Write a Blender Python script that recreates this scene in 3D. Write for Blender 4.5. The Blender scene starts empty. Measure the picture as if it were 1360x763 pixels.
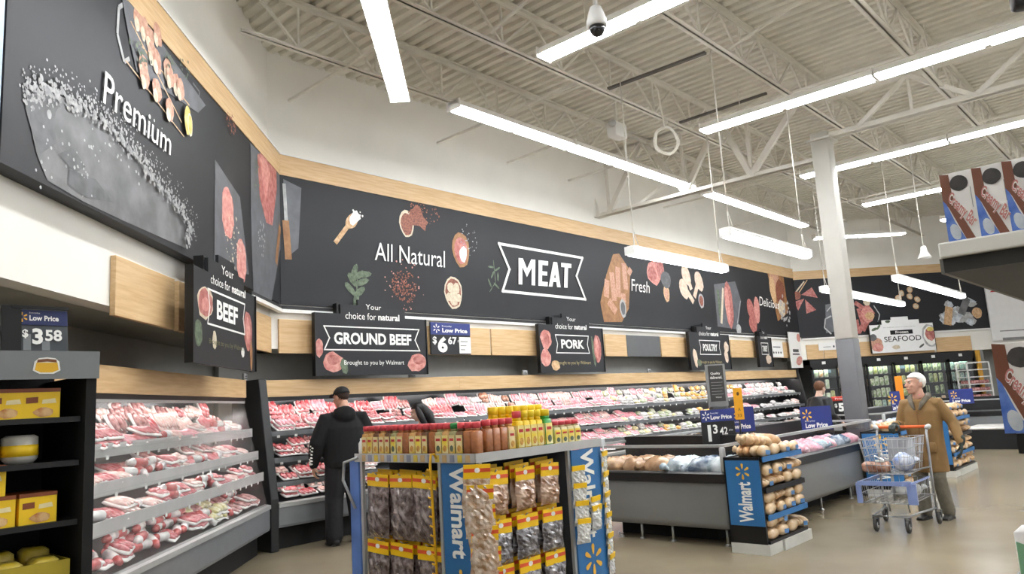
import bpy, bmesh, math, random
from math import sin, cos, pi, radians, sqrt, atan2
from mathutils import Vector, Matrix, Euler

# ------------------------------------------------------------------ camera, world, exposure
SC = bpy.context.scene
COL = SC.collection
FPX, CH = 996.7, 1.6
YAW, PITCH, ROLL = 5.0164e-2, 1.53603e-1, -5.9993e-2
cy_, sy_, cp_, sp_ = cos(YAW), sin(YAW), cos(PITCH), sin(PITCH)
_f = Vector((sy_*cp_, cy_*cp_, sp_)); _r = Vector((cy_, -sy_, 0)); _u = _r.cross(_f)
_c, _s = cos(ROLL), sin(ROLL)
CR, CU, CF = _c*_r + _s*_u, -_s*_r + _c*_u, _f
cam_d = bpy.data.cameras.new('camera'); cam = bpy.data.objects.new('camera', cam_d); COL.objects.link(cam)
cam_d.sensor_fit = 'HORIZONTAL'; cam_d.sensor_width = 36.0; cam_d.lens = FPX/1360*36
cam_d.clip_start = 0.05; cam_d.clip_end = 200
mw = Matrix((CR, CU, -CF)).transposed().to_4x4(); mw.translation = (0, 0, CH); cam.matrix_world = mw
SC.camera = cam
W = bpy.data.worlds.new('world'); SC.world = W; W.use_nodes = True
W.node_tree.nodes['Background'].inputs[0].default_value = (0.98, 0.985, 1.0, 1)
W.node_tree.nodes['Background'].inputs[1].default_value = 0.42
SC.view_settings.view_transform = 'Standard'; SC.view_settings.look = 'None'
SC.view_settings.gamma = 1; SC.view_settings.use_curve_mapping = False
SC.view_settings.exposure = 1.2
SC.cycles.use_denoising = True
SC.cycles.max_bounces = 8; SC.cycles.diffuse_bounces = 5; SC.cycles.transparent_max_bounces = 12
LAMP = 15.0          # radiance of the ceiling tubes
CASE = 7.5           # radiance of the case lamps

# ------------------------------------------------------------------ frames
FR = {'L': pi/2, 'M': pi/4, 'B': 0.0}
def fw(fr, x, y, z=0.0):
    a = FR[fr]; return Vector((x*cos(a) - y*sin(a), x*sin(a) + y*cos(a), z))
def px_dir(px, py):
    return CR*(px-680) + CU*(-(py-381.5)) + CF*FPX
def px_plane(fr, y, px, py):
    """picture point -> (x, z) on the plane at local depth y of a frame"""
    a = FR[fr]; d = px_dir(px, py)
    dx, dy = d.x*cos(a) + d.y*sin(a), -d.x*sin(a) + d.y*cos(a)
    t = y/dy
    return dx*t, CH + d.z*t
def px_x(fr, x, px, py):
    """picture point -> (y, z) on the plane at local x of a frame"""
    a = FR[fr]; d = px_dir(px, py)
    dx, dy = d.x*cos(a) + d.y*sin(a), -d.x*sin(a) + d.y*cos(a)
    t = x/dx
    return dy*t, CH + d.z*t
def px_z(px, py, z):
    d = px_dir(px, py); t = (z-CH)/d.z
    return Vector((d.x*t, d.y*t, z))

# ------------------------------------------------------------------ materials
def lin(c):
    return c/12.92 if c <= 0.04045 else ((c+0.055)/1.055)**2.4
def hexc(h):
    h = h.lstrip('#'); return tuple(lin(int(h[i:i+2], 16)/255) for i in (0, 2, 4)) + (1,)
MATS = {}
def M(name, col, rough=0.6, metal=0.0, var=0.12, scale=6.0, bump=0.0, emit=0.0, spec=0.5, col2=None, stretch=None):
    if name in MATS: return MATS[name]
    m = bpy.data.materials.new(name); m.use_nodes = True; MATS[name] = m
    nt = m.node_tree; b = nt.nodes['Principled BSDF']
    c = hexc(col)
    b.inputs['Roughness'].default_value = rough; b.inputs['Metallic'].default_value = metal
    b.inputs['Specular IOR Level'].default_value = spec
    tc = nt.nodes.new('ShaderNodeTexCoord'); nz = nt.nodes.new('ShaderNodeTexNoise')
    nz.inputs['Scale'].default_value = scale; nz.inputs['Detail'].default_value = 4
    src = tc.outputs['Object']
    if stretch:
        mp = nt.nodes.new('ShaderNodeMapping'); mp.inputs['Scale'].default_value = stretch
        nt.links.new(src, mp.inputs[0]); src = mp.outputs[0]
    nt.links.new(src, nz.inputs['Vector'])
    rp = nt.nodes.new('ShaderNodeValToRGB')
    rp.color_ramp.elements[0].position = 0.35; rp.color_ramp.elements[1].position = 0.65
    if col2:
        rp.color_ramp.elements[0].color = c; rp.color_ramp.elements[1].color = hexc(col2)
    else:
        rp.color_ramp.elements[0].color = tuple(x*(1-var) for x in c[:3]) + (1,)
        rp.color_ramp.elements[1].color = tuple(min(1, x*(1+var)) for x in c[:3]) + (1,)
    nt.links.new(nz.outputs['Fac'], rp.inputs[0]); nt.links.new(rp.outputs[0], b.inputs['Base Color'])
    if bump:
        bp = nt.nodes.new('ShaderNodeBump'); bp.inputs['Strength'].default_value = bump; bp.inputs['Distance'].default_value = 0.01
        nt.links.new(nz.outputs['Fac'], bp.inputs['Height']); nt.links.new(bp.outputs[0], b.inputs['Normal'])
    if emit:
        b.inputs['Emission Color'].default_value = hexc(col); b.inputs['Emission Strength'].default_value = emit
    return m
def glassmat(name, tint='#ffffff', gloss=0.08, rough=0.03):
    if name in MATS: return MATS[name]
    m = bpy.data.materials.new(name); m.use_nodes = True; MATS[name] = m
    nt = m.node_tree; nt.nodes.clear()
    o = nt.nodes.new('ShaderNodeOutputMaterial'); t = nt.nodes.new('ShaderNodeBsdfTransparent'); g = nt.nodes.new('ShaderNodeBsdfGlossy')
    t.inputs[0].default_value = hexc(tint); g.inputs['Roughness'].default_value = rough
    mx = nt.nodes.new('ShaderNodeMixShader')
    lw = nt.nodes.new('ShaderNodeLayerWeight'); lw.inputs[0].default_value = 0.25
    ma = nt.nodes.new('ShaderNodeMath'); ma.operation = 'MULTIPLY_ADD'; ma.inputs[1].default_value = 0.25; ma.inputs[2].default_value = gloss
    nt.links.new(lw.outputs['Facing'], ma.inputs[0]); nt.links.new(ma.outputs[0], mx.inputs[0])
    nt.links.new(t.outputs[0], mx.inputs[1]); nt.links.new(g.outputs[0], mx.inputs[2]); nt.links.new(mx.outputs[0], o.inputs[0])
    return m
def plasticwrap(name, col, col2, scale=18, alpha=0.75, rough=0.18):
    """crinkled half-clear bag: a bumpy glossy coat over coloured contents"""
    if name in MATS: return MATS[name]
    m = M(name, col, rough, 0, 0.1, scale, bump=0.9, spec=0.9, col2=col2)
    b = m.node_tree.nodes['Principled BSDF']
    b.inputs['Coat Weight'].default_value = 0.6; b.inputs['Coat Roughness'].default_value = 0.08
    return m
white_wall = M('wall_paint', '#eae8e0', 0.7, var=0.02, scale=2)
grey_wall = M('recess_paint', '#a9a9a2', 0.8, var=0.05, scale=3)
ceil_m = M('deck_paint', '#dbd8cd', 0.75, var=0.05, scale=4)
steel_m = M('joist_paint', '#dedbd1', 0.6, var=0.05, scale=5)
wood_m = M('light_wood', '#d8b98c', 0.45, var=0.08, scale=3, col2='#caa677', stretch=(1, 6, 14))
char_m = M('charcoal_print', '#27282b', 0.5, var=0.05, scale=1.2, spec=0.3)
char2_m = M('charcoal_dark', '#292a2d', 0.5, var=0.06, scale=2, spec=0.3)
black_m = M('black_plastic', '#111112', 0.4, var=0.1)
blackmat = M('black_matte', '#0c0c0d', 0.75, var=0.1)
dgrey_m = M('dark_grey_metal', '#3b3d40', 0.45, var=0.06)
grey_m = M('grey_panel', '#84878a', 0.4, metal=0.15, var=0.04, scale=2)
lgrey_m = M('pale_grey_metal', '#b4b6b6', 0.35, metal=0.3, var=0.04)
steel2 = M('brushed_steel', '#b9bbbc', 0.28, metal=0.85, var=0.05, scale=10)
white_m = M('white_plastic', '#e9e9e6', 0.45, var=0.02)
white_p = M('white_print', '#f2f1ec', 0.5, var=0.01)
blue_m = M('store_blue', '#2c6ea8', 0.45, var=0.03)
navy_m = M('navy_print', '#27357c', 0.5, var=0.03)
yel_m = M('yellow_print', '#f2c40c', 0.4, var=0.03)
red_m = M('red_print', '#c22a28', 0.4, var=0.05)
redcap = M('red_cap', '#d0464f', 0.35, var=0.05)
orange_m = M('orange_print', '#e8692a', 0.4, var=0.04)
spark_m = M('spark_yellow', '#f0b840', 0.5, var=0.02)
clear_glass = glassmat('case_glass', '#ffffff', 0.02, 0.06); case_glass2 = glassmat('front_case_glass', '#fbfdfd', 0.012, 0.28)
lamp_m = M('lamp_glow', '#f8fbff', 0.5, var=0.0, emit=LAMP)
case_lamp_m = M('case_lamp_glow', '#fff6f2', 0.5, var=0.0, emit=CASE)

# ------------------------------------------------------------------ mesh builder
class MB:
    def __init__(s): s.v = []; s.f = []; s.m = []; s.sm = []
    def add(s, vs, fs, m=0, smooth=False):
        o = len(s.v); s.v += [tuple(v) for v in vs]
        for f in fs: s.f.append([o+i for i in f]); s.m.append(m); s.sm.append(smooth)
        return s
    def box(s, x0, x1, y0, y1, z0, z1, m=0):
        vs = [(x0,y0,z0),(x1,y0,z0),(x1,y1,z0),(x0,y1,z0),(x0,y0,z1),(x1,y0,z1),(x1,y1,z1),(x0,y1,z1)]
        return s.add(vs, [(3,2,1,0),(4,5,6,7),(0,1,5,4),(1,2,6,5),(2,3,7,6),(3,0,4,7)], m)
    def rbox(s, x0, x1, y0, y1, z0, z1, r=0.01, m=0, n=3, taper=1.0):
        """box with rounded vertical edges and softened top and bottom"""
        cx, cy = (x0+x1)/2, (y0+y1)/2; rings = []
        for z, k, ins in ((z0, 0, r*0.7), (z0+r*0.7, 1, 0), (z1-r*0.7, 2, 0), (z1, 3, r*0.7)):
            t = 1+(taper-1)*(z-z0)/max(1e-6, z1-z0); ring = []
            hx, hy = ((x1-x0)/2)*t-ins, ((y1-y0)/2)*t-ins; rr = min(r, hx*.95, hy*.95)
            for q, (sx, sy) in enumerate(((1,1),(-1,1),(-1,-1),(1,-1))):
                for i in range(n+1):
                    a = pi/2*(q+i/n); ring.append((cx+sx*(hx-rr)+rr*cos(a), cy+sy*(hy-rr)+rr*sin(a), z))
            rings.append(ring)
        return s.loft_rings(rings, m, True)
    def loft_rings(s, rings, m=0, smooth=True, caps=True, closed=True):
        n = len(rings[0]); vs = [p for r in rings for p in r]; fs = []
        for k in range(len(rings)-1):
            for i in range(n if closed else n-1):
                j = (i+1) % n; fs.append((k*n+i, k*n+j, (k+1)*n+j, (k+1)*n+i))
        if caps: fs.append(tuple(reversed(range(n)))); fs.append(tuple((len(rings)-1)*n+i for i in range(n)))
        return s.add(vs, fs, m, smooth)
    def tube(s, pts, r, n=8, m=0, smooth=True, caps=True):
        pts = [Vector(p) for p in pts]; rr = r if isinstance(r, (list, tuple)) else [r]*len(pts)
        rings = []; prev = None
        for i, p in enumerate(pts):
            t = (pts[min(i+1, len(pts)-1)] - pts[max(i-1, 0)]).normalized()
            if prev is None:
                u = t.cross(Vector((0,0,1)) if abs(t.z) < .9 else Vector((1,0,0))).normalized()
            else:
                u = (prev - t*prev.dot(t)).normalized()
            prev = u; w = t.cross(u)
            rings.append([p + (u*cos(2*pi*k/n) + w*sin(2*pi*k/n))*rr[i] for k in range(n)])
        return s.loft_rings(rings, m, smooth, caps)
    def limb(s, pts, rr, n=12, m=0):
        """tube with rounded ends"""
        pts = [Vector(p) for p in pts]; rr = list(rr)
        a, b = (pts[0]-pts[1]).normalized(), (pts[-1]-pts[-2]).normalized()
        P = [pts[0]+a*rr[0]*.95, pts[0]+a*rr[0]*.7] + pts + [pts[-1]+b*rr[-1]*.7, pts[-1]+b*rr[-1]*.95]
        R = [rr[0]*.25, rr[0]*.7] + rr + [rr[-1]*.7, rr[-1]*.25]
        return s.tube(P, R, n, m)
    def bar(s, p, q, w, h=None, m=0, up=(0,0,1)):
        p, q = Vector(p), Vector(q); h = h or w; t = (q-p).normalized(); up = Vector(up)
        if abs(t.dot(up)) > .98: up = Vector((1,0,0))
        u = t.cross(up).normalized(); v = u.cross(t)
        vs = [c + u*a*w/2 + v*b*h/2 for c in (p, q) for a, b in ((-1,-1),(1,-1),(1,1),(-1,1))]
        return s.add(vs, [(0,1,2,3),(7,6,5,4),(1,0,4,5),(2,1,5,6),(3,2,6,7),(0,3,7,4)], m)
    def prism(s, poly, x0, x1, axis='x', m=0):
        """extrude polygon; axis x: poly in (y,z); axis y: poly in (x,z); axis z: poly in (x,y)"""
        n = len(poly)
        def P(a, b, t): return {'x': (t, a, b), 'y': (a, t, b), 'z': (a, b, t)}[axis]
        vs = [P(a, b, x0) for a, b in poly] + [P(a, b, x1) for a, b in poly]
        fs = [tuple(range(n)), tuple(reversed(range(n, 2*n)))] + [(i, n+i, n+(i+1) % n, (i+1) % n) for i in range(n)]
        return s.add(vs, fs, m)
    def lathe(s, prof, cx=0, cy=0, n=14, m=0, sx=1, sy=1):
        rings = [[(cx+r*sx*cos(2*pi*k/n), cy+r*sy*sin(2*pi*k/n), z) for k in range(n)] for r, z in prof]
        return s.loft_rings(rings, m)
    def ell(s, c, r, rot=None, m=0, nu=14, nv=9):
        c = Vector(c); R = rot or Matrix.Identity(3); rings = []
        for i in range(nv+1):
            a = -pi/2 + pi*(i+.0)/nv; a = max(-pi/2+.08, min(pi/2-.08, a))
            rings.append([c + R @ Vector((r[0]*cos(a)*cos(2*pi*k/nu), r[1]*cos(a)*sin(2*pi*k/nu), r[2]*sin(a))) for k in range(nu)])
        return s.loft_rings(rings, m)
    def flat(s, pts, y, m=0):
        """polygon in the local xz plane facing -y"""
        ar = sum(pts[i][0]*pts[(i+1) % len(pts)][1] - pts[(i+1) % len(pts)][0]*pts[i][1] for i in range(len(pts)))
        if ar < 0: pts = pts[::-1]
        return s.add([(a, y, b) for a, b in pts], [tuple(range(len(pts)))], m)
    def xf(s, mat, start=0):
        s.v = s.v[:start] + [tuple(mat @ Vector(v)) for v in s.v[start:]]; return s
    def mesh(s, name, mats):
        me = bpy.data.meshes.new(name); me.from_pydata(s.v, [], s.f)
        for mt in (mats if isinstance(mats, (list, tuple)) else [mats]): me.materials.append(mt)
        me.polygons.foreach_set('material_index', s.m); me.polygons.foreach_set('use_smooth', s.sm)
        me.update()
        bm = bmesh.new(); bm.from_mesh(me)
        if all(len(f.verts) > 0 for f in bm.faces): bmesh.ops.recalc_face_normals(bm, faces=[f for f in bm.faces])
        bm.to_mesh(me); bm.free()
        return me
    def build(s, name, mats, parent=None, bevel=0, flatmesh=False):
        if flatmesh:
            me = bpy.data.meshes.new(name); me.from_pydata(s.v, [], s.f)
            for mt in (mats if isinstance(mats, (list, tuple)) else [mats]): me.materials.append(mt)
            me.polygons.foreach_set('material_index', s.m); me.update()
        else: me = s.mesh(name, mats)
        o = bpy.data.objects.new(name, me); COL.objects.link(o)
        if parent: o.parent = parent
        if bevel:
            b = o.modifiers.new('bevel', 'BEVEL'); b.width = bevel; b.segments = 2; b.limit_method = 'ANGLE'; b.angle_limit = 0.6
        return o
def tag(o, label, cat, group=None, kind=None):
    o['label'] = label; o['category'] = cat
    if group: o['group'] = group
    if kind: o['kind'] = kind
    return o
def thing(name, label, cat, fr='B', at=(0,0,0), rz=0.0, group=None):
    o = bpy.data.objects.new(name, None); COL.objects.link(o); o.empty_display_size = 0.1
    o.location = fw(fr, *at); o.rotation_euler = (0, 0, FR[fr]+rz)
    return tag(o, label, cat, group)
def solid(name, mb, mats, label, cat, fr='B', at=(0,0,0), rz=0.0, group=None, bevel=0, me=None, flatmesh=False):
    o = mb.build(name, mats, None, bevel, flatmesh) if me is None else bpy.data.objects.new(name, me)
    if me is not None: COL.objects.link(o)
    o.location = fw(fr, *at); o.rotation_euler = (0, 0, FR[fr]+rz)
    return tag(o, label, cat, group)
def struct(name, mb, mats, fr='B', bevel=0):
    o = mb.build(name, mats, None, bevel); o.rotation_euler = (0, 0, FR[fr]); o['kind'] = 'structure'; return o
KIDS = {}
def dup(root, label=None, group=None):
    r = root.copy(); COL.objects.link(r)
    for ch in root.children:
        c = ch.copy(); COL.objects.link(c); c.parent = r
        for g in ch.children:
            d = g.copy(); COL.objects.link(d); d.parent = c
    if label: r['label'] = label
    if group: r['group'] = group
    return r
_ON = 'first second third fourth fifth sixth seventh eighth ninth tenth eleventh twelfth thirteenth fourteenth fifteenth sixteenth seventeenth eighteenth nineteenth'.split()
_TE = {2: 'twent', 3: 'thirt', 4: 'fort', 5: 'fift', 6: 'sixt', 7: 'sevent', 8: 'eight', 9: 'ninet'}
def nth(n):
    if n < 20: return _ON[n-1]
    t, u = divmod(n, 10)
    return _TE[t]+'ieth' if u == 0 else _TE[t]+'y-'+_ON[u-1]

# ------------------------------------------------------------------ lettering, marks, printed pictures
_TXT = {}
def text_polys(s, bold=0.0):
    k = (s, bold)
    if k in _TXT: return _TXT[k]
    cu = bpy.data.curves.new('t', 'FONT'); cu.body = s; cu.size = 1; cu.offset = bold; cu.resolution_u = 3
    o = bpy.data.objects.new('t', cu); COL.objects.link(o)
    dg = bpy.context.evaluated_depsgraph_get(); dg.update()
    me = bpy.data.meshes.new_from_object(o.evaluated_get(dg))
    vs = [(v.co.x, v.co.y) for v in me.vertices]; fs = [tuple(p.vertices) for p in me.polygons]
    bpy.data.objects.remove(o); bpy.data.curves.remove(cu); bpy.data.meshes.remove(me)
    x0, x1 = min(v[0] for v in vs), max(v[0] for v in vs); z0, z1 = min(v[1] for v in vs), max(v[1] for v in vs)
    _TXT[k] = ([((a-x0)/(x1-x0), (b-z0)/(z1-z0)) for a, b in vs], fs); return _TXT[k]
def put_text(mb, s, x0, z0, w, h, y, m=0, bold=0.0, rot=0, quad=None):
    vs, fs = text_polys(s, bold)
    if quad:   # bottom-left, bottom-right, top-right, top-left in xz
        a, b, c, d = quad
        P = [((1-u)*(1-v)*a[0]+u*(1-v)*b[0]+u*v*c[0]+(1-u)*v*d[0], (1-u)*(1-v)*a[1]+u*(1-v)*b[1]+u*v*c[1]+(1-u)*v*d[1]) for u, v in vs]
    elif rot == 90:  P = [(x0+w-v*w, z0+u*h) for u, v in vs]      # reads upwards
    elif rot == -90: P = [(x0+v*w, z0+h-u*h) for u, v in vs]      # reads downwards
    else: P = [(x0+u*w, z0+v*h) for u, v in vs]
    mb.add([(a, y, b) for a, b in P], fs, m)
def lettering(parent, s, x0, z0, w, h, y, mat, bold=0.0, rot=0, quad=None, name='lettering'):
    mb = MB(); put_text(mb, s, x0, z0, w, h, y, 0, bold, rot, quad)
    return mb.build(name, mat, parent, flatmesh=True)
def put_spark(mb, cx, cz, r, y, m=0):
    for k in range(6):
        a = pi/2 + k*pi/3; d = Vector((cos(a), sin(a))); e = Vector((-sin(a), cos(a)))
        pts = []
        for (u, v) in ((.32,.05),(.5,.11),(.82,.16),(.95,.12),(1.0,0),(.95,-.12),(.82,-.16),(.5,-.11),(.32,-.05)):
            q = d*u*r + e*v*r; pts.append((cx+q.x, cz+q.y))
        mb.flat(pts, y, m)
def put_outline(mb, pts, w, y, m=0):
    n = len(pts)
    for i in range(n):
        a, b = Vector(pts[i]), Vector(pts[(i+1) % n]); d = (b-a).normalized(); e = Vector((-d.y, d.x))*w/2; a = a-d*w/2; b = b+d*w/2
        mb.flat([tuple(a-e), tuple(b-e), tuple(b+e), tuple(a+e)], y, m)
def blob(cx, cz, rx, rz, rot=0, n=14, jit=0.0, seed=0):
    rd = random.Random(seed); out = []
    for k in range(n):
        a = 2*pi*k/n; j = 1+rd.uniform(-jit, jit); u, v = rx*j*cos(a), rz*j*sin(a)
        out.append((cx+u*cos(rot)-v*sin(rot), cz+u*sin(rot)+v*cos(rot)))
    return out
pr_pink = M('print_pink_meat', '#bf726b', 0.5, scale=16, col2='#d9a195')
pr_red = M('print_red_meat', '#9c4d47', 0.5, scale=14, col2='#c08078')
pr_shrimp = M('print_shrimp', '#b57f66', 0.5, scale=25, col2='#cda58d')
pr_wood = M('print_wood', '#a87a4d', 0.5, scale=9, col2='#8a5f38')
pr_tan = M('print_tan', '#b98f63', 0.5, scale=22, col2='#d9b88f')
pr_fish = M('print_fish', '#5d5e5f', 0.5, scale=4, col2='#7b7b7d')
pr_fish2 = M('print_fish_dark', '#505152', 0.5, scale=9, col2='#66676a')
pr_salt = M('print_salt', '#b5b5b4', 0.5, scale=30, col2='#7d7e80')
pr_slate = M('print_slate', '#57595d', 0.5, scale=6, col2='#64666b')
pr_green = M('print_herb', '#46543f', 0.5, scale=20, col2='#6b7a62')
pr_lemon = M('print_lemon', '#c9b04a', 0.5, scale=16, col2='#e2d38a')
pr_spice = M('print_spice', '#6f3a2c', 0.5, scale=40, col2='#a06048')
pr_cream = M('print_cream', '#c4b498', 0.5, scale=20, col2='#dbd0ba')
pr_ice = M('print_ice', '#a9b2bb', 0.5, scale=9, col2='#dfe4e8')
pr_chick = M('print_poultry', '#cdb39b', 0.5, scale=12, col2='#dfcdbb')
pr_silver = M('print_silver', '#9c9d9d', 0.5, scale=9, col2='#bcbdbd')
PR = [pr_pink, pr_red, pr_shrimp, pr_wood, pr_tan, pr_fish, pr_fish2, pr_salt, pr_slate, pr_green, pr_lemon, pr_spice, pr_cream, pr_ice, pr_chick, pr_silver, white_p, blackmat]
PI_ = dict(pink=0, red=1, shrimp=2, wood=3, tan=4, fish=5, fish2=6, salt=7, slate=8, green=9, lemon=10, spice=11, cream=12, ice=13, chick=14, silver=15, white=16, black=17)
# ------------------------------------------------------------------ the room
BY, LY, KY = 8.80, 2.555, 22.10          # banner faces in the frames M, L, B
DECK = 6.57
flo = M('polished_concrete', '#948872', 0.2, var=0.06, scale=0.8, col2='#857a65', spec=0.45)
struct('floor', MB().box(-14, 30, -12, 30, -0.1, 0.0), flo)
wl = MB().box(-9, 9.96, LY+.13, LY+.3, 2.48, DECK+.05).box(-9, 10.9, LY+.95, LY+1.1, 0, 2.6, 1).box(-9, 10.6, LY+.29, LY+.95, 2.48, 2.56, 1)
struct('wall_left', wl, [white_wall, grey_wall], 'L')
wm = MB().box(4.96, 22.55, BY+.035, BY+.25, 2.48, DECK+.05).box(4.7, 23, BY+.72, BY+1.05, 0, 2.6, 1).box(4.9, 22.8, BY+.25, BY+.72, 2.48, 2.56, 1)
struct('wall_angled', wm, [white_wall, M('recess_pale', '#d2d2cc', .8, var=.03)], 'M')
wb = MB().box(9.5, 21, KY+.035, KY+.25, 2.36, DECK+.05).box(9, 21, KY+1.3, KY+1.45, 0, 2.6, 1).box(9.3, 21, KY+.25, KY+1.3, 2.36, 2.5, 1)
struct('wall_back', wb, [white_wall, grey_wall], 'B')
# roof deck: trapezoid flutes running across the joists
dk = MB(); prof = []; x = -9.0
while x < 34:
    prof += [(x, DECK), (x+.085, DECK), (x+.105, DECK+.05), (x+.165, DECK+.05)]; x += .185
vs = []; fs = []
for a, b in prof: vs += [(a, -18, b), (a, 9.6, b)]
for i in range(len(prof)-1): fs.append((2*i, 2*i+1, 2*i+3, 2*i+2))
dk.add(vs, fs); struct('ceiling', dk, ceil_m, 'M')
# wood band over the banners
for nm, fr, x0, x1, y, z0, z1 in (('trim_1', 'L', -1, 9.9, LY, 4.835, 5.12), ('trim_2', 'M', 5.19, 22.46, BY, 4.835, 5.12), ('trim_3', 'B', 9.65, 15.72, KY, 4.79, 5.05)):
    d_ = .129 if fr == 'L' else .034; t = MB().box(x0, x1, y-.012, y+d_, z0, z1).box(x0, x1, y-.022, y+d_, z1, z1+.02, 1)
    struct(nm, t, [wood_m, white_m], fr)
# wood fascia panels on the lower edge of the bulkheads
def fascia(nm, fr, x0, x1, y, z0, z1, m=wood_m): struct(nm, MB().box(x0, x1, y+(.085 if fr == 'L' else 0), y+(.128 if fr == 'L' else .034), z0, z1), m, fr, .004)
fascia('trim_4', 'L', 5.58, 6.66, LY+.0, 2.41, 2.86)
fascia('trim_5', 'L', 6.75, 8.2, LY+.0, 2.41, 2.86)
fascia('trim_6', 'L', 8.3, 9.75, LY+.0, 2.42, 2.88)
def mx(px, py=455, y=BY): return px_plane('M', y, px, py)[0]
for i, (a, b) in enumerate(((369, 560), (568, 651), (652, 760), (803, 832), (877, 917), (970, 1004), (1020, 1052))):
    fascia('trim_%d' % (7+i), 'M', mx(a)+.02, mx(b), BY, 2.42, 2.87)
fascia('trim_14', 'M', mx(832.5), mx(876.5), BY, 2.42, 2.87, M('grey_fascia', '#5d5f60', 0.6, var=.03))
def bx_(px, py=455): return px_plane('B', KY, px, py)[0]
for i, (a, b) in enumerate(((1070, 1092), (1093, 1157), (1158, 1240), (1243, 1290))):
    fascia('trim_%d' % (15+i), 'B', bx_(a), bx_(b), KY, 2.36, 2.80)
# light ledge strip under each banner
for nm, fr, x0, x1, y in (('trim_20', 'L', 8.6, 9.9, LY), ('trim_21', 'M', 5.2, 22.4, BY), ('trim_22', 'B', 9.7, 15.6, KY)):
    struct(nm, MB().box(x0, x1, y-.03, y+.03, 2.955, 3.0).box(x0, x1, y-.01, y+.03, 3.0, 3.05, 1), [white_m, M('painted_gap_shade', '#2b2b2c', .7)], fr)  # dark strip above the ledge: shade under the banner put into the colour

# open-web roof joists, each one mesh
def joist(n, s0, s1):
    mb = MB(); y = -n
    for dz in (0,):
        for off in (-.035, .035):
            mb.box(s0, s1, y+off-.028, y+off+.028, 5.94, 5.95); mb.box(s0, s1, y+off-(.028 if off > 0 else -.02), y+off+(.028 if off < 0 else -.02), 5.94, 5.985)
            mb.box(s0, s1, y+off-.03, y+off+.03, 6.545, 6.565); mb.box(s0, s1, y+off-(.03 if off > 0 else -.02), y+off+(.03 if off < 0 else -.02), 6.49, 6.56)
    s = s0+.15; k = 0
    while s < s1-1.2:
        mb.bar((s, y, 6.5), (s+.58, y, 5.97), .03, .03); mb.bar((s+.58, y, 5.97), (s+1.16, y, 6.5), .03, .03); mb.bar((s+.58, y, 5.97), (s+.58, y, 6.5), .026, .026)
        s += 1.16
    return struct('roof_joist', mb, steel_m, 'M')
JN = [-7.45, -5.78, -4.0, -2.33, -.6, 1.15, 2.9, 4.65, 6.4, 8.15, 9.9, 11.65]
for n in JN: joist(n, -3.61-n+.1 if n < 1 else -3.0, min(31.2+n, 31))
# bridging angles between the joists and the wall
for s, n0, n1 in ((5.35, -8.8, -5.78), (8.1, -8.8, -5.78), (9.8, -8.8, -7.45), (11.6, -8.8, -5.78), (15.2, -8.8, -2.33), (18.6, -8.8, -2.33), (7.3, -5.78, 3), (10.9, -5.78, 6), (14.9, -2.33, 8)):
    struct('roof_bridging', MB().bar((s, -n0, 5.93 if n0 < -8 else 5.96), (s, -n1, 5.96), .035, .035), steel_m, 'M')
for s, n0, n1 in ((6.2, -5.7, -4.0), (8.9, -4.0, -2.33), (9.75, -7.4, -5.8)):
    struct('roof_bridging', MB().bar((s, -n0, 6.0), (s, -n1, 6.45), .03, .03), steel_m, 'M')
# joist girder from the wall to the column, and on from the column
gd = MB(); gx = 12.5
gd.box(gx-.09, gx-.012, 4.2, BY+.02, 5.29, 5.305).box(gx+.012, gx+.09, 4.2, BY+.02, 5.29, 5.305).box(gx-.025, gx-.012, 4.2, BY+.02, 5.29, 5.37).box(gx+.012, gx+.025, 4.2, BY+.02, 5.29, 5.37)
gd.box(gx-.09, gx+.09, 4.2, BY+.02, 6.5, 6.54)
for a, b in ((8.5, 7.65), (6.74, 7.5), (6.74, 5.98), (5.42, 5.92), (5.42, 4.4)):
    gd.bar((gx, a, 5.34), (gx, b, 6.5), .1, .08, up=(1,0,0))
for a in (8.5, 6.74, 5.42): gd.bar((gx, a, 5.34), (gx, a, 6.5), .05)
gd.bar((gx, 7.75, 5.36), (gx+.5, 7.1, 5.93), .05, .05)
gd.prism([(BY-.1, 5.29), (BY+.02, 5.29), (BY+.02, 5.72)], gx-.01, gx+.01, 'x')
struct('roof_girder', gd, M('girder_paint', '#d9d5cb', .55, var=.03), 'M')
g2 = MB(); g2.box(gx-.1, gx+.1, -16, 4.1, 5.62, 5.64).box(gx-.02, gx+.02, -16, 4.1, 5.62, 5.72).box(gx-.1, gx+.1, -16, 4.1, 6.28, 6.3)
y = 3.6
while y > -14:
    g2.bar((gx, y, 5.66), (gx, y-.85, 6.28), .07, .06, up=(1,0,0)); g2.bar((gx, y-1.7, 5.66), (gx, y-.85, 6.28), .07, .06, up=(1,0,0)); g2.bar((gx, y-.85, 5.66), (gx, y-.85, 6.28), .04); y -= 1.7
struct('roof_girder', g2, steel_m, 'M')
# square column, painted grey below
cm = MB(); cx0, cy0 = 12.52, 4.16
cm.rbox(cx0-.14, cx0+.14, cy0-.14, cy0+.14, 2.3, 5.75, .02).rbox(cx0-.142, cx0+.142, cy0-.142, cy0+.142, 0, 2.3, .02, 1).box(cx0-.2, cx0+.2, cy0-.2, cy0+.2, 5.6, 5.63)
struct('column', cm, [M('column_white', '#c6c4bc', .5, var=.02), M('column_grey', '#66676a', .5, var=.04)], 'M')
# grey alcove wall pieces and white wall blocks by the back corner
struct('wall_alcove', MB().box(15.05, 15.2, KY-.02, KY+1.3, 0, 2.36).box(17.3, 21, KY-.02, KY+.2, 0, 2.4), [M('alcove_grey', '#8f918f', .7, var=.03)], 'B')
struct('trim_23', MB().box(15.72, 15.86, KY-.03, KY+.03, 2.98, 4.75), M('pale_blue_edge', '#b9cfe6', .5, var=.02), 'B')

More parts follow.
